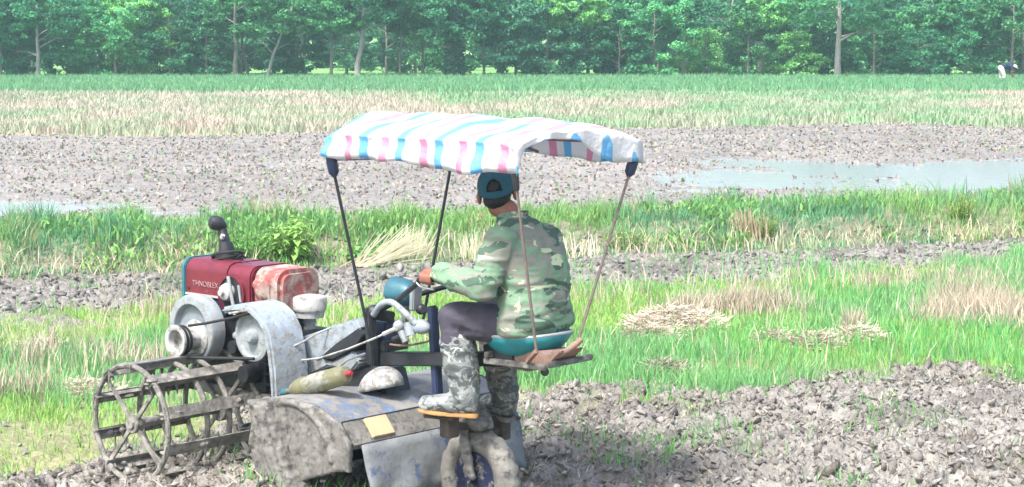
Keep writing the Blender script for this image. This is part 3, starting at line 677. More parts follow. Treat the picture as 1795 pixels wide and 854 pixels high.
# ------------------------------------------------------------------ power tiller: local x = forward, y = its left, z = up
YAW = radians(138); TO = (-.17, 10.1)
def _ray(u, v):
    a = (u-CX)/FPX; b = (CY-v)/FPX; return (a, cos(PITCH)+b*sin(PITCH), -sin(PITCH)+b*cos(PITCH))
def T(u, v, lat):
    """where the bearing (u, v) meets the plane at lateral distance lat from the tiller's centre line"""
    d = _ray(u, v); Lx, Ly = -sin(YAW), cos(YAW); t = (lat+TO[0]*Lx+TO[1]*Ly)/(d[0]*Lx+d[1]*Ly)
    x, y = t*d[0]-TO[0], t*d[1]-TO[1]; return Vector((x*cos(YAW)+y*sin(YAW), lat, CAMH+t*d[2]))
TM = Matrix.Translation((TO[0], TO[1], 0))@Matrix.Rotation(YAW, 4, 'Z')
def plate(mb, uv, l0, l1):
    p = [T(u, v, (l0+l1)/2) for u, v in uv]; return mb.prism([(q.x, q.z) for q in p], l0, l1)
Y = Vector((0, 1, 0))
M_red = mat('faded red paint', (.19, .02, .038), rough=.4, mud=.34, scale=9, var=.25, mudcol=(.42, .32, .30), bump=.1)
M_pink = mat('red paint bleached by mud', (.40, .10, .09), rough=.6, mud=.62, scale=8, var=.4, mudcol=(.50, .38, .33), bump=.25)
M_dark = mat('oily black iron', (.03, .032, .04), rough=.5, mud=.18, scale=12, var=.4, bump=.2)
M_navy = mat('dark blue paint', (.03, .045, .11), rough=.45, mud=.2, scale=10)
M_cast = mat('grey cast iron', (.36, .40, .42), rough=.5, mud=.46, scale=14, mudcol=(.46, .45, .42), var=.15, bump=.12)
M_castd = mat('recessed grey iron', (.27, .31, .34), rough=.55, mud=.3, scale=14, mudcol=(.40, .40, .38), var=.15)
M_pale_m = mat('worn white paint', (.54, .54, .52), rough=.5, mud=.47, scale=16, var=.15, bump=.1)
M_guard = mat('mud-spattered grey guard', (.38, .44, .49), rough=.5, mud=.48, scale=14, mudcol=(.38, .36, .33), var=.2, bump=.25)
M_muddy = mat('mud-coated steel', (.10, .095, .09), rough=.55, mud=.58, scale=14, mudcol=(.245, .235, .21), var=.4, bump=.45, bscale=34)
M_cage = mat('wet muddy steel', (.20, .19, .17), rough=.45, mud=.5, scale=12, mudcol=(.38, .36, .32), var=.4, bump=.5, bscale=40)
M_blue = mat('worn blue paint under mud', (.09, .14, .27), rough=.45, mud=.56, scale=4, mudcol=(.29, .31, .32), var=.3, bump=.3)
M_deck = mat('blue-grey hood paint', (.16, .22, .33), rough=.4, mud=.58, scale=5, mudcol=(.28, .27, .25), var=.3, bump=.35)
M_rust = mat('rusty steel', (.34, .20, .15), rough=.8, mud=.45, scale=14, mudcol=(.42, .36, .33), var=.35, bump=.4)
M_post = mat('thin rusty post paint', (.22, .17, .15), rough=.7, mud=.3, scale=20, mudcol=(.40, .36, .33))
M_teal = mat('teal plastic', (.02, .30, .34), rough=.4, mud=.1, scale=7, var=.15)
M_tealm = mat('dull teal paint', (.05, .19, .24), rough=.45, mud=.25, scale=12)
M_rubber = mat('black rubber', (.025, .026, .028), rough=.55, scale=20, bump=.1)
M_steel = mat('bare steel', (.55, .56, .56), rough=.35, metal=.6, mud=.2, scale=20)
M_wood = mat('new timber', (.62, .50, .30), rough=.7, scale=6, var=.15, mud=.12)
M_peg = mat('old wood', (.10, .075, .06), rough=.8, scale=14, var=.4, mud=.3)
M_white = mat('white letters', (.48, .27, .29), rough=.6, bump=0, mud=.3, mudcol=(.3, .08, .09), scale=60)
def remesh(mb, name, mat_, parent, voxel=.01, smooth=6, wr=0, wsc=(9, 9, 9), seed=1, wfun=None):
    me = bpy.data.meshes.new(name); me.from_pydata([tuple(p) for p in mb.v], [], mb.f)
    bm = bmesh.new(); bm.from_mesh(me); bmesh.ops.recalc_face_normals(bm, faces=bm.faces[:]); bm.to_mesh(me); bm.free()
    o = bpy.data.objects.new(name+'_src', me); C.objects.link(o)
    r = o.modifiers.new('r', 'REMESH'); r.mode = 'VOXEL'; r.voxel_size = voxel
    s = o.modifiers.new('s', 'SMOOTH'); s.iterations = smooth; s.factor = .5
    dg = bpy.context.evaluated_depsgraph_get(); dg.update(); m2 = bpy.data.meshes.new_from_object(o.evaluated_get(dg)); bpy.data.objects.remove(o); m2.name = name
    n = len(m2.vertices); co = np.zeros(n*3); m2.vertices.foreach_get('co', co); co = co.reshape(-1, 3)
    if wr:
        no = np.zeros(n*3); m2.vertices.foreach_get('normal', no); no = no.reshape(-1, 3)
        q = vn3(co*np.array(wsc), seed); q2 = vn3(co*np.array(wsc)*2.3+5, seed+1); d = (1-np.abs(2*q-1)*1.8)*.65+(1-np.abs(2*q2-1)*1.8)*.35
        co = co+no*(d*wr)[:, None]; m2.vertices.foreach_set('co', co.ravel())
    m2.polygons.foreach_set('use_smooth', np.ones(len(m2.polygons), bool)); m2.materials.clear(); m2.materials.append(mat_); m2.update()
    return link(name, m2, None, parent)
tl = empty('power_tiller', (TO[0], TO[1], 0), YAW, label='muddy red-engined power tiller with cage wheels and a striped canopy', cat='power tiller')

# engine: tank, hopper, block
def hull(s0, s1, hw, z0, z1, r, mb, taper=0, n=6):
    """a box along x whose upper edges are rounded"""
    prof = [(-hw, z0), (hw, z0)]
    for i in range(n+1): a = pi/2*i/n; prof.append((hw-r+r*cos(a), z1-r+r*sin(a)))
    for i in range(n+1): a = pi/2+pi/2*i/n; prof.append((-hw+r+r*cos(a), z1-r+r*sin(a)))
    k = len(prof); v = [(s0, a, b) for a, b in prof]+[(s1, a, b-taper*(b-z0)) for a, b in prof]
    f = [tuple(range(k)), tuple(range(2*k-1, k-1, -1))]+[(i, i+k, (i+1) % k+k, (i+1) % k) for i in range(k)]
    return mb.add(v, f)
m = MB(); hull(1.86, 2.25, .160, .955, 1.175, .07, m); tank = m.build('fuel_tank', M_red, tl, bevel=.008)
m = MB(); hull(2.252, 2.285, .165, .86, 1.180, .072, m); m.build('end_cap', M_tealm, tank, bevel=.006)
m = MB(); m.box((2.055, .163, .968), (.38, .008, .012)); m.build('trim_strip', M_pale_m, tank)
m = MB(); m.cyl((2.12, .0, 1.17), (2.12, .0, 1.20), .03); m.build('filler_cap', M_dark, tank, bevel=.004)
m = MB(); [m.cyl((2.26, .13*a, z), (2.295, .13*a, z), .010, n=8) for a in (-1, 1) for z in (.9, 1.0, 1.1)]; [m.cyl((s_, .158, 1.0), (s_, .168, 1.0), .008, n=8) for s_ in (1.88, 2.22)]; m.build('bolts', M_dark, tank)
fc = bpy.data.curves.new('lettering', 'FONT'); fc.body = 'THNOBLEX'; fc.size = .046; fc.extrude = .0015; fc.align_x = 'CENTER'
fo = bpy.data.objects.new('lettering_src', fc); C.objects.link(fo); dg = bpy.context.evaluated_depsgraph_get(); dg.update()
me = bpy.data.meshes.new_from_object(fo.evaluated_get(dg)); me.name = 'lettering'; bpy.data.objects.remove(fo)
lt = link('lettering', me, M_white, tank); me.materials.clear(); me.materials.append(M_white)
lt.location = (2.06, .1635, 1.02); lt.rotation_euler = (pi/2, 0, pi)
m = MB(); hull(1.645, 1.856, .168, .885, 1.172, .072, m); hop0 = m.build('engine_cover', M_red, tl, bevel=.01)
m = MB(); hull(1.40, 1.642, .160, .905, 1.165, .08, m, taper=-.02); m.prism([(1.40, .91), (1.64, .91), (1.64, .86), (1.47, .86)], -.13, .13)
hop = m.build('water_hopper', M_pink, tl, bevel=.035)
for s_ in (1.49, 1.56): m = MB(); m.tube([(s_, .163, .93), (s_, .163, 1.08)], .009, 8); m.build('rib', M_pink, hop)
m = MB(); q = T(407, 516, .170); m.lathe(q, Y, [(-.004, .118), (.012, .118), (.012, .102), (-.004, .102)], 32, True); m.build('rim', M_red, hop)
m = MB(); m.lathe(q, Y, [(0, .101), (.004, .101)], 32); rec = m.build('opening_shade', M_dark, hop)  # flat dark disc, its colour stands in for the shade inside the hole
m = MB(); m.lathe(T(399, 512, .185), Y, [(-.02, .05), (.0, .055), (.03, .045), (.04, .02), (.06, .018)], 20); m.build('hub', M_pale_m, hop)
m = MB(); m.tube([T(400, 485, .19), T(406, 520, .20), T(412, 552, .195)], .011, 8); m.tube([T(418, 500, .185), T(422, 530, .185)], .008, 6); m.build('rod', M_cast, hop)
m = MB(); m.ball(T(462, 508, .15), .06, sc=(1.3, .5, 1.1)); m.ball(T(452, 500, .155), .035, sc=(1.2, .6, 1)); m.build('caked_mud', M_pink, hop)
m = MB(); m.box((1.85, 0, .68), (.62, .30, .46)); m.box((1.93, 0, .92), (.62, .31, .08)); m.box((1.45, 0, .62), (.30, .26, .40)); m.box((1.52, .0, .83), (.20, .24, .14)); m.cyl((1.98, 0, .792), (1.98, .25, .792), .05)
for k in range(5): m.box((1.55+.0*k, .0, .50+.06*k), (.36, .33, .012))
for k in range(6): m.cyl((1.64+.08*k, .15, .52), (1.64+.08*k, .165, .52), .011, n=6)
m.tube([(1.62, .17, .86), (1.60, .22, .74), (1.66, .2, .62), (1.75, .17, .58)], .010, 6); m.tube([(1.70, .16, .9), (1.74, .2, .84), (1.78, .17, .7)], .007, 6)
m.cyl((1.62, .15, .56), (1.62, .26, .56), .06, .05); m.cyl((1.75, .15, .7), (1.75, .23, .7), .04); m.cyl((1.55, .15, .80), (1.55, .25, .80), .028)
m.build('engine_block', M_dark, tl, bevel=.012)
for l in (-.14, .14):
    m = MB(); m.bar((.85, l, .40), (2.3, l, .42), .05, .06); m.build('frame_rail', M_muddy, tl, bevel=.006)
m = MB(); m.box((2.06, .0, .905), (.38, .318, .09)); m.build('bracket', M_navy, tl, bevel=.006)
# flywheel, pulley, belts
fw = (1.985, .34, .792)
m = MB(); m.lathe(fw, Y, [(-.10, .05), (-.10, .20), (-.02, .205), (0, .198), (.002, .150), (-.035, .142), (-.04, .06), (.0, .055), (0, .01)], 56); fly = m.build('flywheel', M_cast, tl, bevel=.003)
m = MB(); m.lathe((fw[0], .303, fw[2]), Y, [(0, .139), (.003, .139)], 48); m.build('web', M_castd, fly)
pc = T(306, 598, .50)
m = MB(); m.lathe((pc.x, .50, pc.z), Y, [(-.17, .10), (-.165, .105), (-.150, .105), (-.145, .062), (-.075, .060), (-.072, .078), (-.02, .080), (-.018, .090), (.0, .092), (.002, .082), (-.005, .062), (-.06, .058), (-.06, .004)], 44)
pul = m.build('pulley', M_pale_m, tl, bevel=.002)
for dy in (-.034, -.058):
    m = MB(); m.lathe((pc.x, .50+dy, pc.z), Y, [(-.007, .079), (-.007, .086), (.007, .086), (.007, .079)], 40, True); m.build('groove', M_rubber, pul)
def belt(name, l, pts, r=.009):
    m = MB(); m.tube([T(u, v, l) for u, v in pts], r, 6); m.build(name, M_rubber, tl)
belt('drive_belt', .45, [(331, 571), (360, 567), (405, 558), (440, 548)])
belt('drive_belt', .45, [(325, 627), (380, 628), (445, 629)], .010)
# exhaust
ex0 = T(395, 462, .0)
m = MB(); m.tube([T(398, 466, 0), T(397, 440, 0), T(395, 425, 0)], [.052, .048, .042], 16); m.tube([T(395, 428, 0), T(391, 410, 0), T(388, 395, 0)], [.034, .030, .026], 14)
m.ball(T(388, 396, 0), .034); ex = m.build('exhaust_pipe', M_dark, tl)
m = MB(); m.lathe(T(379, 391, .03), (.5, .8, .2), [(-.05, .02), (-.03, .040), (.0, .045), (.03, .04), (.045, .02)], 18); m.build('exhaust_cap', M_dark, ex)
m = MB(); m.tube([T(389, 418, .035), T(391, 412, .035)], .014, 8); m.build('clamp', M_pale_m, ex)
m = MB(); c0 = T(399, 456, 0)
for k in range(3):
    pts = []
    for i in range(22):
        a = 2*pi*i/22; pts.append(c0+Vector((cos(a)*(.088+.006*k), sin(a)*.085, (-.012+.022*k)+.028*cos(a+.5*k+2.6))))
    m.tube(pts, .0085, 6, closed=True)
m.tube([T(420, 458, .03), T(440, 464, .06), T(468, 472, .05)], .007, 6); m.tube([T(416, 452, .02), T(424, 447, .03), T(430, 452, .0)], .007, 6)
m.build('cable_coil', M_rubber, ex)
# belt guard with its disc
g_ = [(1.56, .975), (1.50, .99), (1.40, 1.012), (1.30, 1.0), (1.22, .955), (1.165, .88), (1.135, .78), (1.115, .66), (1.11, .50), (1.15, .50), (1.165, .66), (1.185, .78), (1.21, .865), (1.255, .92), (1.32, .955), (1.40, .965), (1.5, .95), (1.56, .94)]
m = MB(); m.prism(g_, .20, .46); gd = m.build('belt_guard', M_guard, tl, bevel=.014)
m = MB(); m.prism([(1.17, .52), (1.20, .80), (1.28, .92), (1.42, .945), (1.42, .9), (1.3, .72), (1.24, .50)], .19, .21); m.build('back_plate', M_guard, gd)
dc = T(441, 590, .42)
m = MB(); m.lathe((dc.x, .42, dc.z), Y, [(-.04, .02), (-.04, .13), (-.02, .142), (.0, .142), (.004, .122), (-.012, .11), (-.012, .045), (.012, .04), (.03, .03), (.034, .01)], 44); m.build('pulley_disc', M_cast, gd, bevel=.002)
m = MB(); m.bar(T(406, 549, .44), T(440, 543, .44), .05, .012); m.build('top_lip', M_pale_m, gd, bevel=.003)
m = MB(); m.ball(T(414, 588, .36), .022); m.cyl(T(414, 588, .30), T(414, 588, .37), .012); m.build('grease_cup', M_pale_m, gd)
# air cleaner
a0 = T(543, 556, -.02); 
m = MB(); m.lathe(a0, (0, 0, 1), [(0, .082), (.035, .086), (.04, .094), (.045, .094), (.048, .097), (.11, .099), (.120, .092), (.128, .06), (.132, .0)], 36); ac = m.build('air_cleaner', M_pale_m, tl, bevel=.002)
m = MB(); m.tube([a0+Vector((0, 0, -.17)), a0+Vector((0, 0, -.05)), a0], [.032, .033, .038], 16); [m.lathe(a0+Vector((0, 0, -.15+.03*k)), (0, 0, 1), [(-.006, .03), (-.006, .039), (.006, .039), (.006, .03)], 20, True) for k in range(5)]
m.build('neck', M_cast, ac)
m = MB(); m.lathe(T(505, 600, .05), (0, 0, 1), [(-.14, .055), (.07, .055), (.09, .045), (.10, .01)], 24); m.build('oil_filter', M_navy, tl)
m = MB(); m.box(T(525, 622, .0), (.10, .14, .26)); m.build('gear_casing', M_muddy, tl, bevel=.02)
# slanted transmission casing
m = MB(); plate(m, [(520, 600), (545, 588), (638, 556), (648, 575), (606, 604), (578, 628), (596, 632), (634, 612), (645, 632), (632, 648), (590, 640), (545, 664), (530, 664)], .0, .14)
gb = m.build('transmission_case', M_guard, tl, bevel=.012)
m = MB(); plate(m, [(578, 627), (600, 604), (640, 575), (652, 585), (640, 606), (600, 628)], .02, .155); m.build('recess', M_dark, gb, bevel=.006)
m = MB(); plate(m, [(548, 668), (640, 640), (690, 645), (700, 690), (560, 700)], -.10, .10); m.build('gearbox', M_dark, tl, bevel=.01)
# bright clutch cable and rod
m = MB(); m.tube([T(518, 633, .25), T(560, 628, .25), T(610, 612, .25), T(650, 596, .24), T(675, 585, .22)], .006, 6); m.tube([T(672, 586, .22), T(694, 576, .22)], .012, 8); m.build('clutch_cable', M_pale_m, tl)
m = MB(); m.tube([T(512, 608, .3), T(530, 600, .25), T(555, 585, .2), T(590, 570, .1)], .006, 6); m.build('throttle_cable', M_cast, tl)
m = MB(); m.tube([T(585, 652, .22), T(595, 642, .22), T(608, 632, .22), T(640, 620, .2)], .007, 6); m.build('shift_rod', M_cast, tl)

# mast, battery, handlebars, levers
m = MB(); m.bar(T(648, 545, .12), T(654, 640, .12), .05, .05); m.bar(T(640, 548, .14), T(690, 556, .0), .05, .06); m.ball(T(655, 548, .1), .045); m.build('mast', M_dark, tl, bevel=.006)
m = MB(); m.box(T(672, 580, -.02), (.16, .13, .12)); bt = m.build('battery', M_navy, tl, bevel=.008)
m = MB(); m.box(T(672, 602, -.02), (.22, .18, .06)); m.build('battery_tray', M_dark, tl, bevel=.006)
def hbar(pts, r=.0145): 
    m = MB(); P = [Vector(p) for p in pts]; Q_ = []
    for i in range(len(P)-1):
        p0, p1, p2, p3 = P[max(i-1, 0)], P[i], P[i+1], P[min(i+2, len(P)-1)]
        for t in (0, .25, .5, .75): Q_.append(.5*((2*p1)+(p2-p0)*t+(2*p0-5*p1+4*p2-p3)*t*t+(3*p1-3*p2+p3-p0)*t**3))
    Q_.append(P[-1]); m.tube(Q_, r, 10); return m
GL = T(752, 488, .28); GR = Vector((GL.x, -.28, GL.z))
for s_, gp in ((1, GL), (-1, GR)):
    h_ = hbar([T(652, 552, .06*s_), T(690, 530, .14*s_), gp+Vector((.13, -.03*s_, -.05)), gp+Vector((.06, 0, -.005)), gp, gp+Vector((-.08, 0, 0))]).build('handlebar', M_dark, tl)
    m = MB(); m.tube([gp+Vector((.06, 0, 0)), gp+Vector((-.085, 0, 0))], .019, 12); m.build('grip', M_rubber, h_, bevel=.003)
    hbar([gp+Vector((.09, 0, -.03)), gp+Vector((.05, .005*s_, -.05)), gp+Vector((-.04, .005*s_, -.055))], .006).build('clutch_lever', M_steel, h_)
hbar([T(655, 552, .16), T(668, 534, .17), T(686, 530, .18), T(706, 545, .18), T(730, 568, .16)], .018).build('shift_fork', M_guard, tl)
m = MB(); m.ball(T(738, 573, .14), .05, sc=(1.3, .7, .8)); m.cyl(T(716, 566, .16), T(720, 588, .16), .028); m.build('shift_housing', M_guard, tl)
m = MB(); m.cyl(T(703, 580, .15), T(712, 600, .15), .02); m.ball(T(700, 572, .15), .035); m.build('valve', M_cast, tl)
hbar([T(690, 595, .1), T(720, 583, .1), T(745, 570, .05), T(768, 556, .0)], .016).build('strut', M_dark, tl)
hbar([T(684, 604, .1), T(710, 606, .1), T(745, 600, .05), T(765, 592, .0)], .006).build('brake_rod', M_rust, tl)
hl = T(705, 512, .05)
m = MB(); m.lathe(hl, (1, 0, .05), [(-.085, .02), (-.08, .055), (-.04, .072), (.05, .078), (.066, .078)], 28); hd = m.build('headlight', M_tealm, tl, bevel=.003)
m = MB(); m.lathe(hl, (1, 0, .05), [(.066, .07), (.078, .05), (.083, .01)], 28); m.build('lens', M_steel, hd)
m = MB(); m.bar(hl+Vector((-.03, 0, -.06)), hl+Vector((-.02, 0, -.16)), .03, .03); m.build('bracket', M_cast, hd)
m = MB(); m.bar(hl+Vector((-.105, .0, .05)), hl+Vector((-.10, 0, -.09)), .07, .035); m.build('control_box', M_cast, tl, bevel=.006)
# dome guard
m = MB(); dm = T(668, 682, .1); vs = []; fs = []
for j in range(9):
    a = pi/2*j/8
    for i in range(24): b = 2*pi*i/24; vs.append(dm+Vector((.135*cos(a)*cos(b)-.03*cos(a)*cos(b)*0, .12*cos(a)*sin(b), .125*sin(a)+.25*.135*cos(a)*(-cos(b)))))
for j in range(8):
    for i in range(24): fs.append((j*24+i, j*24+(i+1) % 24, (j+1)*24+(i+1) % 24, (j+1)*24+i))
m.add(vs, fs); dmo = m.build('dome_guard', M_pale_m, tl); md = dmo.modifiers.new('s', 'SOLIDIFY'); md.thickness = .008; dmo.rotation_euler = (0, 0, 0)

# rider frame: column, beam, seat, rack
m = MB(); m.bar(T(758, 538, .03), T(768, 700, .03), .05, .045); m.build('steering_column', M_navy, tl, bevel=.006)
m = MB(); m.bar(T(738, 546, .03), T(762, 540, .03), .04, .03); m.ball(T(738, 542, .03), .03); m.build('hinge', M_dark, tl, bevel=.004)
m = MB(); m.bar(T(655, 629, .05), T(885, 629, .03), .07, .075); bm_ = m.build('beam', M_dark, tl, bevel=.008)
m = MB(); m.tube([T(684, 600, .0), T(690, 640, 0)], .02, 8); m.tube([T(790, 640, 0), T(795, 690, 0)], .012, 8); m.build('stay', M_dark, tl)
m = MB(); m.bar(T(850, 632, .14), T(958, 645, .14), .03, .03); m.bar(T(850, 632, -.14), T(958, 645, -.14), .03, .03); m.bar((-.62, -.17, .86), (-.62, .17, .86), .03, .03); m.bar((-.2, -.17, .865), (-.2, .17, .865), .03, .03)
rk = m.build('seat_rack', M_muddy, tl, bevel=.004)
m = MB(); plate(m, [(905, 612), (1005, 612), (985, 634), (945, 648), (905, 640)], -.06, .12); m.build('rack_plate', M_rust, rk, bevel=.006)
hbar([T(960, 632, .1), T(995, 614, .08), T(1018, 596, .0)], .016).build('tail_hook', M_rust, rk)
m = MB(); m.bar(T(868, 600, .05), T(874, 630, .05), .10, .10); m.box(T(900, 618, .05), (.14, .16, .07)); m.cyl(T(955, 652, .1), T(955, 652, .02), .022); m.build('seat_spring', M_dark, tl, bevel=.006)
sc_ = T(922, 579, 0); vs = []; fs = []
for j in range(9):
    t = j/8
    for i in range(36):
        b = 2*pi*i/36; rr = t**.8; vs.append(sc_+Vector((.262*rr*cos(b)+.0, .20*rr*sin(b), -.135*(1-t**2.4)+.012*cos(2*b)*t-.02*max(0, cos(b))*t)))
for j in range(8):
    for i in range(36): fs.append((j*36+i, j*36+(i+1) % 36, (j+1)*36+(i+1) % 36, (j+1)*36+i))
m = MB(); m.add(vs, fs); st_ = m.build('seat', M_teal, tl); md = st_.modifiers.new('s', 'SOLIDIFY'); md.thickness = .008
m = MB(); m.tube([sc_+Vector((.262*cos(2*pi*i/36), .20*sin(2*pi*i/36), .012*cos(4*pi*i/36)-.02*max(0, cos(2*pi*i/36)))) for i in range(36)], .009, 8, closed=True); m.build('seat_rim', M_cast, st_)
# foot rests and tail wheel
for s_ in (1, -1):
    m = MB(); b_ = Vector((.03, .20*s_, .475)) if s_ > 0 else Vector((.03, -.20, .40)); m.box(b_, (.075, .08, .13)); m.bar((b_.x, .0, b_.z-.045), b_, .05, .04); m.bar(b_+Vector((-.07, .02*s_, .05)), b_+Vector((.09, .08*s_, .055)), .10, .02); m.build('foot_rest', M_peg, tl, bevel=.006)
m = MB(); m.bar((.05, 0, .83), (.05, 0, .50), .05, .05); m.bar((.05, -.09, .49), (.05, .09, .49), .06, .04)
for s_ in (1, -1): m.bar((.05, .085*s_, .49), (0, .075*s_, .17), .025, .055, up=(1, 0, 0))
remesh(m, 'fork', M_muddy, tl, .008, 3, .012, (20, 20, 20), 7)
m = MB(); m.box((.10, 0, .50), (.10, .2, .06)); m.box((.0, .03, .46), (.16, .10, .05)); remesh(m, 'scraper', M_muddy, tl, .009, 4, .012, (18, 18, 18), 8)
tw = (0, 0, .165); nT = 72; nR = 14; vs = []; fs = []
for i in range(nT):
    a = 2*pi*i/nT; lug = (.010 if i % 4 < 2 else 0)
    for k in range(nR):
        b = 2*pi*k/nR; rr = .195+(.066+lug*max(0, cos(b))**2)*cos(b); vs.append((tw[0]+rr*cos(a), .072*sin(b), tw[2]+rr*sin(a)))
for i in range(nT):
    for k in range(nR): fs.append((i*nR+k, i*nR+(k+1) % nR, ((i+1) % nT)*nR+(k+1) % nR, ((i+1) % nT)*nR+k))
wl = MB(); wl.add([(0, 0, 0)], []); 
m = MB(); m.add(vs, fs); tyre = m.build('tail_wheel', M_muddy, tl)
m = MB(); m.lathe(tw, Y, [(-.045, .148), (-.04, .12), (-.01, .11), (-.012, .05), (-.03, .045), (-.03, .01)], 32); m.lathe(tw, Y, [(.045, .148), (.04, .12), (.01, .11), (.012, .05), (.03, .045), (.03, .01)], 32); m.cyl((0, -.1, .165), (0, .1, .165), .018); m.build('rim', mat('dark blue wheel under mud', (.015, .022, .07), rough=.5, mud=.34, scale=12), tyre)

# rotary hood
HL, HR = .60, -.66
pr = [(1.02, .545), (.80, .57), (.60, .55), (.425, .49)]
m = MB(); m.prism(pr+[(a, b-.012) for a, b in pr[::-1]], HR, HL); hood = m.build('rotary_hood', M_deck, tl, bevel=.003)
m = MB(); m.prism([(.425, .488), (.34, .385), (.335, .378), (.327, .386), (.413, .492)][:5], HR+.004, HL-.004); m.build('rear_panel', M_muddy, hood)
m = MB(); nU = 26; vs = []; fs = []
for j in range(7):
    for i in range(nU):
        l = HL-.05+(HR-HL+.05)*i/(nU-1); z = .378-.30*j/6; vs.append((.332-.10*j/6+.016*sin(i*.9+j)*j/6+.03*(j/6)**2, l, z+.01*sin(i*1.7)*j/6))
for j in range(6):
    for i in range(nU-1): fs.append((j*nU+i, j*nU+i+1, (j+1)*nU+i+1, (j+1)*nU+i))
m.add(vs, fs); fl = m.build('mud_flap', M_blue, hood); md = fl.modifiers.new('s', 'SOLIDIFY'); md.thickness = .01
m = MB(); m.bar((.3685, .46, .4485), (.3685, .305, .4485), .02, .115, up=(.085, 0, .105)); m.build('patch', M_wood, hood, bevel=.003)
m = MB(); [m.cyl((.35, HR+.1, .395-.0*k), (.35, HL-.03, .395), .008, n=8) for k in range(1)]; [m.cyl((.425, HR, .492), (.425, HL, .492), .006, n=8) for k in range(1)]; m.build('hinge_rod', M_dark, hood)
ep = [(.345, .39), (.425, .49)]+[(.76+.36*cos(a), .24+.34*sin(a)) for a in [radians(q) for q in (115, 100, 85, 70)][::1]]
ep = [(.36, .24), (.345, .385), (.425, .485), (.60, .555), (.80, .575), (1.0, .55), (1.12, .44), (1.14, .28), (1.08, .08), (.95, .03), (.66, .16), (.45, .23)]
m = MB(); m.prism(ep, HL-.008, HL+.022)
for R_ in (.32,): m.tube([Vector((.80+R_*cos(a), HL+.022, .25+R_*.95*sin(a))) for a in np.linspace(radians(5), radians(175), 24)], .017, 8)
e_ = remesh(m, 'end_panel', M_muddy, hood, .008, 3, .004, (26, 26, 26), 3)
m = MB(); m.prism(ep, HR-.02, HR); m.build('end_panel', M_muddy, hood, bevel=.006)
m = MB(); m.prism([(.92, .545), (1.06, .545), (.97, .27), (.80, -.03), (.62, -.02), (.80, .28)], .56, .70); remesh(m, 'chain_case', M_muddy, tl, .009, 4, .010, (20, 20, 20), 5)
m = MB(); m.prism([(.93, .53), (.99, .53), (.88, .24), (.73, .0), (.68, .0), (.82, .26)], .69, .725); remesh(m, 'mud_ridge', M_muddy, tl, .009, 3, .010, (22, 22, 22), 6)
m = MB(); m.cyl((.78, HR+.02, .20), (.78, HL-.02, .20), .03); rot = m.build('rotor_shaft', M_dark, tl)
for k in range(16):
    l = HR+.06+k*(HL-HR-.12)/15; a = k*1.9; m = MB(); d1 = Vector((cos(a), 0, sin(a))); c = Vector((.78, l, .20))
    m.bar(c, c+d1*.17, .03, .012, up=(0, 1, 0)); m.bar(c+d1*.17, c+d1*.20+Vector((0, .05 if k % 2 else -.05, 0)), .03, .012); m.build('tine', M_muddy, rot)

# cage wheels
def cage(side):
    CXs, CZ, R_ = 1.90, .32, .335; l0, l1 = .19, .84
    ro = empty('cage_wheel', (0, 0, 0)); ro.parent = tl
    for l in (l0, (l0+l1)/2+.03, (l0+l1)/2-.13, l1):
        m = MB(); Rr = R_ if l in (l0, l1) else R_*.93
        m.tube([Vector((CXs+Rr*cos(2*pi*i/44), l*side, CZ+Rr*sin(2*pi*i/44))) for i in range(44)], .016, 8, closed=True); m.build('hoop', M_cage, ro)
    for k in range(10):
        a = 2*pi*k/10+.32+(.2 if side < 0 else 0); c, s = cos(a), sin(a); m = MB()
        p0 = Vector((CXs+R_*1.02*c, (l0-.02)*side, CZ+R_*1.02*s)); p1 = Vector((CXs+R_*1.02*c, (l1+.02)*side, CZ+R_*1.02*s))
        m.bar(p0, p1, .066, .008, up=(c, 0, s)); m.bar(p0-Vector((c, 0, s))*.02+Vector((-s, 0, c))*.022, p1-Vector((c, 0, s))*.02+Vector((-s, 0, c))*.022, .008, .04, up=(c, 0, s)); 
        g = random.Random(k*7+(3 if side > 0 else 8))
        for _ in range(7):
            t = g.random(); q = p0.lerp(p1, t)-Vector((c, 0, s))*g.uniform(.0, .03)
            m.ball(q, g.uniform(.012, .024), 8, 6, (g.uniform(.8, 1.6), g.uniform(1, 2.4), g.uniform(.6, 1.2)))
            if g.random() < .5: m.tube([q, q+Vector((g.uniform(-.02, .02), g.uniform(-.02, .02), -g.uniform(.03, .11)))], [g.uniform(.008, .018), .003], 6)
        m.build('slat', M_cage, ro)
    for l in (l0, l1-.02):
        for k in range(4):
            a = 2*pi*k/4+.75; m = MB(); m.bar((CXs, l*side, CZ), (CXs+R_*cos(a), l*side, CZ+R_*sin(a)), .028, .014, up=(0, 1, 0)); m.build('spoke', M_cage, ro, bevel=.003)
    m = MB(); m.cyl((CXs, .16*side, CZ), (CXs, (l1+.01)*side, CZ), .028); m.lathe((CXs, (l1-.03)*side, CZ), Y, [(-.03, .05), (.03, .055)], 18); m.lathe((CXs, l0*side, CZ), Y, [(-.03, .075), (.03, .075)], 18); m.build('hub', M_cage, ro, bevel=.004)
    return ro
cage(1); cage(-1)

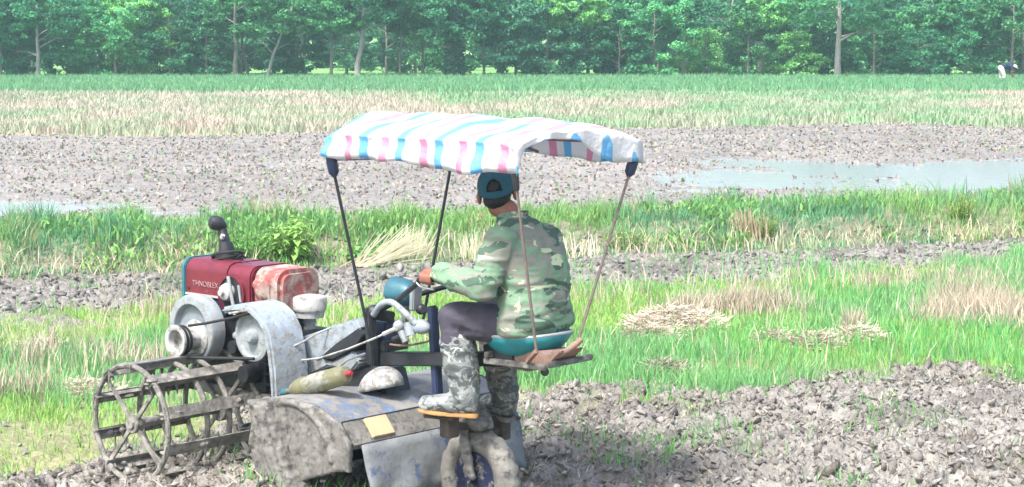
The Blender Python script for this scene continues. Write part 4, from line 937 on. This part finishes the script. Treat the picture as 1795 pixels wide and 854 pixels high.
# canopy
Zt, S0, S1, LW = 1.875, -.688, .66, .49
def stripes():
    m = bpy.data.materials.new('striped tarpaulin'); m.use_nodes = True; nt = m.node_tree; L = nt.links; b = nt.nodes['Principled BSDF']
    tc = N(nt, 'ShaderNodeTexCoord'); sx = N(nt, 'ShaderNodeSeparateXYZ'); L.new(tc.outputs['Object'], sx.inputs[0])
    n = N(nt, 'ShaderNodeTexNoise'); n.inputs['Scale'].default_value = 5; L.new(tc.outputs['Object'], n.inputs['Vector'])
    a = N(nt, 'ShaderNodeMath', operation='MULTIPLY_ADD'); L.new(n.outputs['Fac'], a.inputs[0]); a.inputs[1].default_value = .03; L.new(sx.outputs[0], a.inputs[2])
    d = N(nt, 'ShaderNodeMath', operation='MULTIPLY_ADD'); L.new(a.outputs[0], d.inputs[0]); d.inputs[1].default_value = 1/.272; d.inputs[2].default_value = 11.76
    f = N(nt, 'ShaderNodeMath', operation='FRACT'); L.new(d.outputs[0], f.inputs[0])
    r = N(nt, 'ShaderNodeValToRGB'); r.color_ramp.interpolation = 'CONSTANT'; e = r.color_ramp.elements
    W_ = (.84, .83, .85, 1); e[0].position = 0; e[0].color = W_; e[1].position = .05; e[1].color = (.22, .55, .84, 1); q = e.new(.26); q.color = W_
    q = e.new(.47); q.color = (.78, .38, .56, 1); q = e.new(.66); q.color = W_
    L.new(f.outputs[0], r.inputs[0]); L.new(r.outputs[0], b.inputs['Base Color']); b.inputs['Roughness'].default_value = .45
    tr = N(nt, 'ShaderNodeBsdfTranslucent'); L.new(r.outputs[0], tr.inputs[0]); ms = N(nt, 'ShaderNodeMixShader'); ms.inputs[0].default_value = .45
    wv = N(nt, 'ShaderNodeTexNoise'); wv.inputs['Scale'].default_value = 11; wv.inputs['Detail'].default_value = 3; L.new(tc.outputs['Object'], wv.inputs['Vector'])
    bp = N(nt, 'ShaderNodeBump'); bp.inputs['Strength'].default_value = .9; bp.inputs['Distance'].default_value = .03; L.new(wv.outputs['Fac'], bp.inputs['Height']); L.new(bp.outputs[0], b.inputs['Normal'])
    L.new(b.outputs[0], ms.inputs[1]); L.new(tr.outputs[0], ms.inputs[2]); L.new(ms.outputs[0], nt.nodes['Material Output'].inputs[0]); return m
M_tarp = stripes()
# a cross-section over the width: valance up, over the roof, valance down; repeated along the length, then closed front and back
nS, prof = 60, []
for i in range(7): prof.append((LW+.012*sin(i), Zt-.02+.125*i/6, 1))
for i in range(1, 24): t = i/24; prof.append((LW*(1-2*t), None, t))
for i in range(7): prof.append((-LW-.012, Zt+.105-.125*i/6, -1))
vs = []; fs = []; nP = len(prof)
def roofz(t, sx_): 
    sag = (.016*sin(sx_*9+2)*sin(t*7)+.010*sin(sx_*17)*sin(t*11+1)+.008*sin(sx_*13+t*19)-.02*abs(sin((sx_+.02)/.68*pi)))*sin(pi*t)
    return Zt+.105+(.085+.035*(sx_-S0)/(S1-S0))*(1-(2*t-1)**2)**.8+sag
for a in range(nS):
    t = a/(nS-1); s = S0+(S1-S0)*t
    end = min(t, 1-t); rnd = (1-min(end/.12, 1))**2*.03
    for (l, z, q) in prof:
        if z is None: zz = roofz(q, s)-rnd
        else:
            low = (Zt+.105-z)/.125; zz = z-rnd*.8*(1-low)+(.006*sin(s*7+1)+.006*sin(s*21)-.028*(.66-s)/1.36+.012)*low
            if q == 1: zz -= .02*low*max(0, 1-abs(t-.30)/.3)
            if q == -1: zz += 0
        vs.append((s, l+(.016*sin(s*12)+.010*sin(s*31+1))*(abs(q) == 1 and z is not None)*(1-(z-Zt+.02)/.11 if z is not None else 0), zz))
for a in range(nS-1):
    for b in range(nP-1): fs.append((a*nP+b, a*nP+b+1, (a+1)*nP+b+1, (a+1)*nP+b))
m = MB(); m.add(vs, fs)
# front and rear valances (rear one pulled up in an arch)
for (a, sg) in ((0, -1), (nS-1, 1)):
    top = [Vector(vs[a*nP+b]) for b in range(6, nP-6)]; k = len(top); vv = []; ff = []
    for j in range(6):
        for i, p in enumerate(top):
            t = i/(k-1); arch = (1-sin(pi*t)**.7*.80) if sg < 0 else 1
            base = Zt-.02-.03*(1-t) if sg < 0 else Zt-.015
            zb = p.z-(p.z-base)*arch*(1 if sg > 0 else 1)
            if sg < 0: zb = base+(p.z-.035-base)*float(sst(0, .07, t)*(1-sst(.38, .82, t)))
            q = p.lerp(Vector((p.x, p.y, zb)), j/5); q.x += sg*.014*sin(i*1.1+2)*j/5; vv.append(q)
    for j in range(5):
        for i in range(k-1): ff.append((j*k+i, j*k+i+1, (j+1)*k+i+1, (j+1)*k+i))
    m.add(vv, ff)
cn = m.build('canopy', M_tarp, tl); md = cn.modifiers.new('s', 'SOLIDIFY'); md.thickness = .003
m = MB(); z_ = Zt-.0
for l in (-LW+.05, LW-.05): m.tube([(S0+.03, l, z_+.07), (S1-.03, l, z_+.07)], .008, 8)
for s_ in (-.02, S1-.07): m.tube([(s_, -LW+.05, z_)]+[(s_, (LW-.05)*q, Zt+.0+.075*(1-q*q)) for q in np.linspace(-.95, .95, 9)]+[(s_, LW-.05, z_)], .008, 8)
m.build('canopy_frame', M_rust, cn)
m = MB(); m.bar((S1-.05, LW-.04, Zt-.03), (S1-.06, -.05, Zt-.045), .05, .004); m.build('loose_strap', mat('plum cloth', (.30, .16, .20), rough=.8), cn)
posts = [((S1-.03, LW-.02, Zt-.01), T(652, 612, .22)), ((S0+.035, LW-.035, Zt-.015), T(940, 612, .30)), ((S1-.03, -LW+.02, Zt), T(742, 560, -.22)), ((S0+.03, -LW+.02, Zt), T(1014, 597, -.06))]
for i, (p, q) in enumerate(posts):
    p, q = Vector(p), Vector(q); m = MB(); m.tube([p, q], .0085 if i in (0, 2) else .0072, 8); po = m.build('canopy_post', [M_dark, M_post, M_dark, M_post][i], tl)
    d = (q-p).normalized(); m = MB(); m.tube([p+d*-.004, p+d*.03, p+d*.09, p+d*.11], [.024, .030, .028, .012] if i in (0, 3) else [.014, .018, .016, .012], 10); m.build('clamp', M_navy if i in (0, 3) else M_dark, po)
m = MB(); m.bar(T(940, 616, .29), T(925, 634, .14), .02, .02); m.build('post_bracket', M_rust, tl)

# plastic bottle wedged on the tiller
M_pet = mat('murky bottle plastic', (.36, .35, .20), rough=.15, var=.2, scale=4, mud=.38, mudcol=(.62, .62, .56), bump=.15, trans=.4)
b0, b1 = T(497, 688, .40), T(612, 655, .36); ax = (b1-b0); Lb = ax.length
m = MB(); ob = TM@b0; wax = (TM.to_3x3()@ax).normalized()
m.lathe((0, 0, 0), wax, [(.03, .016), (.055, .018), (.07, .03), (.12, .05), (.16, .056), (.2, .053), (.24, .056), (.30, .056), (Lb-.05, .054), (Lb-.02, .045), (Lb-.01, .02)], 22)
bo = m.build('plastic_bottle', M_pet); bo.location = ob; tag(bo, 'cloudy yellowish plastic bottle lying slanted on the tiller hood', 'bottle')
m = MB(); m.lathe((0, 0, 0), wax, [(-.02, .021), (.028, .022), (.032, .015)], 18); m.build('cap', M_tealm, bo)
m = MB(); q = (TM.to_3x3()@Vector((0, .05, .0))); m.lathe(wax*(Lb-.02)+q*.2, wax, [(0, .014), (.05, .012)], 12); m.build('red_tag', mat('red plastic', (.6, .04, .06), rough=.5), bo)

# ------------------------------------------------------------------ people
def camo(name, cols, scale, rough=.85, stretch=(1, 1, 1.5), bump=.5, dirt=0):
    m = bpy.data.materials.new(name); m.use_nodes = True; nt = m.node_tree; L = nt.links; b = nt.nodes['Principled BSDF']; tc = N(nt, 'ShaderNodeTexCoord')
    out = None
    for i, (c, th) in enumerate(cols):
        if out is None: rgb = N(nt, 'ShaderNodeRGB'); rgb.outputs[0].default_value = (*c, 1); out = rgb.outputs[0]; continue
        mp = N(nt, 'ShaderNodeMapping'); mp.inputs['Location'].default_value = (3.1*i, 7.7*i, 1.9*i); mp.inputs['Scale'].default_value = stretch; L.new(tc.outputs['Object'], mp.inputs[0])
        n = N(nt, 'ShaderNodeTexNoise'); n.inputs['Scale'].default_value = scale*(1+.12*i); n.inputs['Detail'].default_value = 3; n.inputs['Roughness'].default_value = .55; n.inputs['Distortion'].default_value = .9; L.new(mp.outputs[0], n.inputs['Vector'])
        r = N(nt, 'ShaderNodeMapRange'); r.inputs[1].default_value = th; r.inputs[2].default_value = th+.012; L.new(n.outputs['Fac'], r.inputs[0])
        mx = N(nt, 'ShaderNodeMix', data_type='RGBA'); L.new(r.outputs[0], mx.inputs[0]); L.new(out, mx.inputs[6]); mx.inputs[7].default_value = (*c, 1); out = mx.outputs[2]
    L.new(out, b.inputs['Base Color']); b.inputs['Roughness'].default_value = rough; b.inputs['Specular IOR Level'].default_value = .3
    n3 = N(nt, 'ShaderNodeTexNoise'); n3.inputs['Scale'].default_value = 14; n3.inputs['Detail'].default_value = 5; L.new(tc.outputs['Object'], n3.inputs['Vector'])
    bp = N(nt, 'ShaderNodeBump'); bp.inputs['Strength'].default_value = bump; bp.inputs['Distance'].default_value = .02; L.new(n3.outputs['Fac'], bp.inputs['Height']); L.new(bp.outputs[0], b.inputs['Normal'])
    return m
M_camo = camo('camouflage cotton', [((.155, .25, .165), 0), ((.19, .20, .165), .50), ((.065, .11, .08), .575), ((.42, .47, .30), .625)], 4.6, stretch=(1, 1, 1.9))
M_boot = camo('camouflage rubber boots', [((.20, .215, .21), 0), ((.085, .095, .095), .51), ((.34, .355, .34), .585)], 13, rough=.45, bump=.2)
M_trou = mat('dark purple-grey trousers', (.075, .068, .095), rough=.9, scale=8, var=.25, bump=.5, bscale=18)
M_skin = mat('sun-tanned skin', (.36, .15, .10), rough=.5, scale=12, var=.1, bump=.08)
M_hair = mat('black hair', (.015, .013, .014), rough=.6, scale=60, var=.3, bump=.6, bscale=120)
M_cap = mat('teal blue cap cloth', (.018, .115, .17), rough=.85, scale=12, var=.15, bump=.2, bscale=60)
M_sole = mat('orange rubber sole', (.72, .38, .14), rough=.6, scale=14, var=.2, mud=.15)
def cap_(m, a, b, ra, rb, n=18):
    a, b = Vector(a), Vector(b); m.tube([a, b], [ra, rb], n); m.ball(a, ra, n, 10); m.ball(b, rb, n, 10); return m
def chain(m, pts, rad, n=16):
    for i in range(len(pts)-1): cap_(m, pts[i], pts[i+1], rad[i], rad[i+1], n)
def rings(m, rs, n=28, tw=0):     # (s, z, half depth, half width[, twist, lateral])
    v = []; f = []
    for r_ in rs:
        s, z, hd, hw = r_[:4]; tw = r_[4] if len(r_) > 4 else 0; la = r_[5] if len(r_) > 5 else 0
        for i in range(n):
            a = 2*pi*i/n; x = hd*cos(a); y = hw*(abs(sin(a))**.85)*(1 if sin(a) > 0 else -1); v.append((s+x*cos(tw)-y*sin(tw), la+x*sin(tw)+y*cos(tw), z))
    k = len(rs)
    for j in range(k-1):
        for i in range(n): f.append((j*n+i, j*n+(i+1) % n, (j+1)*n+(i+1) % n, (j+1)*n+i))
    f += [tuple(range(n)), tuple((k-1)*n+i for i in range(n))[::-1]]; m.add(v, f)

BZ = Vector((-.3, 0, .93)); drv = empty('person', TM@BZ, YAW, label='driver in camouflage jacket and teal cap seated on the tiller, back turned', cat='person')
class O_(MB):
    pass
def sub(mb): mb.v = [tuple(Vector(p)-BZ) for p in mb.v]; return mb
hipL, hipR = Vector((-.33, .10, 1.04)), Vector((-.33, -.10, 1.04))
knL, knR = T(797, 560, .19), Vector((.08, -.18, 1.03)); anL, anR = T(815, 692, .20), Vector((.0, -.20, .56))
shL, shR = Vector((-.30, .185, 1.455)), Vector((-.30, -.17, 1.44))
elL, elR = T(848, 505, .29), Vector((-.13, -.30, 1.20)); haL = GL+Vector((-.01, 0, .03)); haR = GR+Vector((-.01, 0, .03))
wrL, wrR = haL+Vector((-.07, 0, -.0)), haR+Vector((-.07, 0, -.0))
tdir = Vector((.743, .669, 0))           # the left boot points outward
hdC = T(871, 337, 0.0)+Vector((0, 0, -.0)); nkb = Vector((-.235, 0, 1.55))
fd = Vector((.60, -.80, -.04)).normalized(); upv = Vector((.09, .10, 1)).normalized(); rt = fd.cross(upv).normalized(); upv = rt.cross(fd)
HR_ = Matrix((fd, -rt, upv)).transposed()      # head frame: x = facing, y = left, z = up
HK = 1.07
def hp(x, y, z): return hdC+HR_@Vector((x, y, z))*HK
m = MB(); rings(m, [(-.35, .99, .11, .16), (-.36, 1.15, .115, .155), (-.34, 1.33, .12, .17), (-.31, 1.45, .10, .17), (-.26, 1.53, .06, .08)])
chain(m, [hipL, knL, anL, anL+tdir*.12+Vector((0, 0, -.06))], [.075, .055, .040, .035]); chain(m, [hipR, knR, anR, anR+Vector((.1, -.03, -.06))], [.075, .055, .04, .035])
chain(m, [shL, elL, wrL], [.052, .042, .028]); chain(m, [shR, elR, wrR], [.052, .042, .028])
chain(m, [nkb, Vector((-.20, 0, 1.60)), hp(-.02, 0, -.07)], [.062, .056, .055])
m.ball(hp(-.005, 0, .02), 1, 24, 16, (.095, .077, .098), HR_); m.ball(hp(.03, 0, -.055), 1, 20, 12, (.062, .055, .062), HR_); m.ball(hp(.06, 0, -.09), 1, 14, 10, (.03, .03, .025), HR_)
m.ball(hp(.098, 0, -.015), 1, 12, 8, (.018, .013, .028), HR_); m.ball(hp(.09, .0, .035), 1, 12, 8, (.012, .04, .012), HR_); m.ball(hp(.088, .0, -.055), 1, 12, 8, (.012, .022, .008), HR_)
for s_ in (1, -1): m.ball(hp(-.012, .088*s_, -.018), 1, 12, 8, (.019, .014, .036), HR_); m.ball(hp(.06, .045*s_, -.02), 1, 12, 8, (.025, .022, .02), HR_)
def hand(m, gp, sd_):
    """palm on top of the grip, four fingers round its outer side, thumb round the inner side; the grip runs along x"""
    for k in range(4):
        x = gp.x+.036-.0225*k; ln = (.9, 1.0, .95, .78)[k]; pr_ = []
        for a in (100, 62, 20, -28, -80, -125*ln): a = radians(a); pr_.append(Vector((x, gp.y+sd_*.029*cos(a), gp.z+.029*sin(a))))
        chain(m, pr_, [.0105, .0105, .010, .0095, .009, .008], 10)
    m.ball((gp.x-.004, gp.y-sd_*.004, gp.z+.036), 1, 16, 10, (.05, .030, .018)); cap_(m, (gp.x-.035, gp.y, gp.z+.032), (gp.x-.075, gp.y, gp.z+.030), .022, .024)
    chain(m, [Vector((gp.x-.02, gp.y-sd_*.022, gp.z+.022)), Vector((gp.x+.008, gp.y-sd_*.034, gp.z+.0)), Vector((gp.x+.026, gp.y-sd_*.024, gp.z-.026))], [.013, .0115, .009], 10)
hand(m, GL, 1); hand(m, GR, -1)
body = remesh(sub(m), 'body', M_skin, drv, .0065, 3)
M_eye = mat('eye white', (.7, .68, .65), rough=.2, bump=0)
for s_ in (1, -1): m = MB(); m.ball(hp(.082, .033*s_, .012), .012); sub(m).build('eye', M_eye, body)
# hair: a shell over the back of the skull
m = MB(); m.ball(hp(-.012, 0, .026), 1, 28, 18, (.100, .083, .098), HR_); m.ball(hp(-.045, 0, -.035), 1, 20, 12, (.060, .072, .050), HR_); remesh(sub(m), 'hair', M_hair, drv, .008, 4, .003, (60, 60, 60))
# cap: dome with a half-round opening at the back over a strap; peak over the face
vs = []; fs = []; nU, nV = 150, 60; q_ = {}
for j in range(nV):
    th = (pi/2+.16)*j/(nV-1)
    for i in range(nU):
        ph = 2*pi*i/nU; r_ = sin(th); back = max(0, -cos(ph)); vs.append(hp(-.012+.110*r_*cos(ph)*1.0, .091*r_*sin(ph), .030+.100*cos(th)+(.004 if th < .1 else 0)-.03*back*(th/(pi/2))**3))
for j in range(nV-1):
    for i in range(nU):
        ph = 2*pi*(i+.5)/nU-pi; th = (pi/2+.16)*(j+.5)/(nV-1)
        if (ph/.44)**2+((th-1.50)/.42)**2 < 1 and th < 1.52: continue
        fs.append((j*nU+i, (j+1)*nU+i, (j+1)*nU+(i+1) % nU, j*nU+(i+1) % nU))
m = MB(); m.add(vs, fs); cp = sub(m).build('cap', M_cap, drv); md = cp.modifiers.new('s', 'SOLIDIFY'); md.thickness = .004
vs = []; fs = []
for j in range(7):
    for i in range(17):
        a = (i/16-.5)*2.1; d_ = .0+.075*j/6*cos(a*.75)**.6; vs.append(hp(-.012+(.106+d_)*cos(a), (.089+d_*.3)*sin(a), .012-.10*d_-.35*(sin(a)**2)*.05*(j/6+.2)))
for j in range(6):
    for i in range(16): fs.append((j*17+i, j*17+i+1, (j+1)*17+i+1, (j+1)*17+i))
m = MB(); m.add(vs, fs); pk = sub(m).build('peak', M_cap, cp); md = pk.modifiers.new('s', 'SOLIDIFY'); md.thickness = .004
m = MB(); m.ball(hp(-.012, 0, .133), .007); sub(m).build('button', M_cap, cp)
# jacket
m = MB(); rings(m, [(-.365, .985, .155, .215), (-.385, 1.04, .165, .22), (-.385, 1.12, .160, .21), (-.375, 1.22, .155, .205), (-.36, 1.33, .150, .21, -.06), (-.335, 1.42, .135, .215, -.1), (-.30, 1.50, .105, .175, -.1), (-.26, 1.545, .075, .10), (-.24, 1.575, .066, .072)])
chain(m, [shL+Vector((-.02, -.01, 0)), shL.lerp(elL, .5)+Vector((-.01, 0.01, 0)), elL, wrL+Vector((-.015, 0, .0))], [.082, .078, .073, .050]); chain(m, [shR+Vector((-.02, .01, 0)), shR.lerp(elR, .5), elR, wrR+Vector((-.015, 0, .0))], [.082, .078, .073, .050])
jk = remesh(sub(m), 'jacket', M_camo, drv, .008, 3, .017, (7, 7, 17), 4)
m = MB(); c_ = Vector((-.238, 0, 1.578)); m.tube([c_+Vector((.064*cos(a), .070*sin(a), .012*cos(a+pi))) for a in [2*pi*i/24 for i in range(24)]], .016, 8, closed=True); sub(m).build('collar', M_camo, jk)
m = MB(); m.tube([wrL+Vector((-.004, .049*cos(a), .047*sin(a))) for a in [2*pi*i/18 for i in range(18)]], .007, 6, closed=True); sub(m).build('cuff', M_camo, jk)
# trousers and boots
m = MB(); rings(m, [(-.35, .955, .14, .19), (-.35, 1.03, .145, .195), (-.36, 1.12, .125, .17)])
chain(m, [hipL+Vector((0, 0, -.01)), hipL.lerp(knL, .5)+Vector((0, 0, -.005)), knL, knL.lerp(anL, .32)], [.098, .093, .083, .086]); chain(m, [hipR+Vector((0, 0, -.01)), hipR.lerp(knR, .5), knR, knR.lerp(anR, .3)], [.098, .092, .082, .084])
remesh(sub(m), 'trousers', M_trou, drv, .008, 3, .014, (9, 9, 14), 9)
M_bootd = camo('mud-dulled camouflage boot', [((.13, .135, .125), 0), ((.06, .065, .065), .5), ((.22, .215, .19), .57)], 13, rough=.6, bump=.3)
def boot(an, kn, td, shaft0, bm_=M_boot, sm_=M_sole):
    m = MB(); top = kn.lerp(an, shaft0); side = Vector((-td.y, td.x, 0)); z = Vector((0, 0, 1)); heel = an+Vector((0, 0, -.045))-td*.015
    chain(m, [top, top.lerp(an, .5), an, heel], [.094, .088, .070, .052], 20)
    chain(m, [heel, an+td*.09+z*-.050, an+td*.165+z*-.050, an+td*.20+z*-.046], [.052, .056, .050, .038], 16)
    b = remesh(sub(m), 'boot', bm_, drv, .008, 4, .008, (10, 10, 26), 6)
    m = MB(); out = []
    for t, w_ in ((-.07, .0), (-.062, .03), (-.03, .046), (.03, .044), (.08, .046), (.13, .056), (.18, .052), (.222, .034), (.245, 0)): out.append((t, w_))
    pl_ = [an+td*t+side*w_ for t, w_ in out]+[an+td*t-side*w_ for t, w_ in out[::-1][1:-1]]; k = len(pl_)
    zt = lambda p: .010*sin(((p-an).dot(td)+.05)/.285*pi*1.0)-.004+.03*max(0, ((p-an).dot(td)-.07)/.17)**1.3
    m.add([p+z*(-.092+zt(p)*.8) for p in pl_]+[p+z*(-.116+zt(p)) for p in pl_], [tuple(range(k)), tuple(range(2*k-1, k-1, -1))]+[(i, i+k, (i+1) % k+k, (i+1) % k) for i in range(k)])
    sub(m).build('sole', sm_, b, bevel=.005)
boot(anL, knL, tdir, .30); boot(anR, knR, Vector((.95, -.3, 0)).normalized(), .28, M_bootd, M_muddy)

# far worker, stooping
WY = 97.0; wx = ux(1752, WY); wz = float(height(np.array([wx]), np.array([WY]))[0])
wk = empty('person', (wx, WY, wz), label='stooping farm worker in a navy shirt, white trousers and white hat', cat='person')
m = MB(); chain(m, [Vector((0, .1, .80)), Vector((.04, .12, .45)), Vector((-.02, .12, .08)), Vector((.1, .13, .03))], [.10, .07, .05, .04]); chain(m, [Vector((0, -.1, .80)), Vector((.12, -.12, .45)), Vector((.06, -.12, .08)), Vector((.18, -.13, .03))], [.10, .07, .05, .04])
chain(m, [Vector((0, 0, .84)), Vector((.22, 0, .98)), Vector((.46, 0, 1.0))], [.12, .12, .13]); chain(m, [Vector((.48, 0, .98)), Vector((.60, 0, .93))], [.06, .06]); m.ball((.67, 0, .88), .10, sc=(1, .85, 1.1)); m.ball((.72, 0, .80), .02)
for s_ in (1, -1):
    chain(m, [Vector((.46, .17*s_, .98)), Vector((.50, .2*s_, .70)), Vector((.56, .12*s_, .48))], [.05, .04, .03]); chain(m, [Vector((.56, .12*s_, .48)), Vector((.58, .10*s_, .42))], [.03, .025])
    for k in range(4): chain(m, [Vector((.565+.012*k, .11*s_, .43)), Vector((.575+.014*k, .10*s_, .37))], [.009, .008], 6)
    chain(m, [Vector((.56, .09*s_, .45)), Vector((.60, .07*s_, .41))], [.01, .008], 6)
wb_ = remesh(m, 'body', M_skin, wk, .016, 3)
m = MB(); chain(m, [Vector((.02, 0, .86)), Vector((.22, 0, .99)), Vector((.44, 0, 1.01))], [.14, .145, .155]); chain(m, [Vector((.46, .17, .98)), Vector((.49, .19, .78))], [.07, .06]); chain(m, [Vector((.46, -.17, .98)), Vector((.49, -.19, .78))], [.07, .06])
remesh(m, 'shirt', mat('navy shirt', (.02, .035, .10), rough=.9), wk, .016, 4, .01)
M_wt = mat('white cotton', (.75, .72, .68), rough=.85)
m = MB(); m.ball((-.02, 0, .84), .155, sc=(1, 1.15, 1)); chain(m, [Vector((0, .1, .78)), Vector((.04, .12, .45)), Vector((.0, .12, .16))], [.125, .10, .085]); chain(m, [Vector((0, -.1, .78)), Vector((.12, -.12, .45)), Vector((.08, -.12, .16))], [.125, .10, .085])
remesh(m, 'trousers', M_wt, wk, .016, 4, .01)
m = MB(); hx = Vector((.68, 0, .90)); m.lathe(hx, (.45, 0, .9), [(-.02, .20), (.0, .19), (.02, .115), (.07, .11), (.11, .07), (.12, .01)], 22); m.build('hat', M_wt, wk)
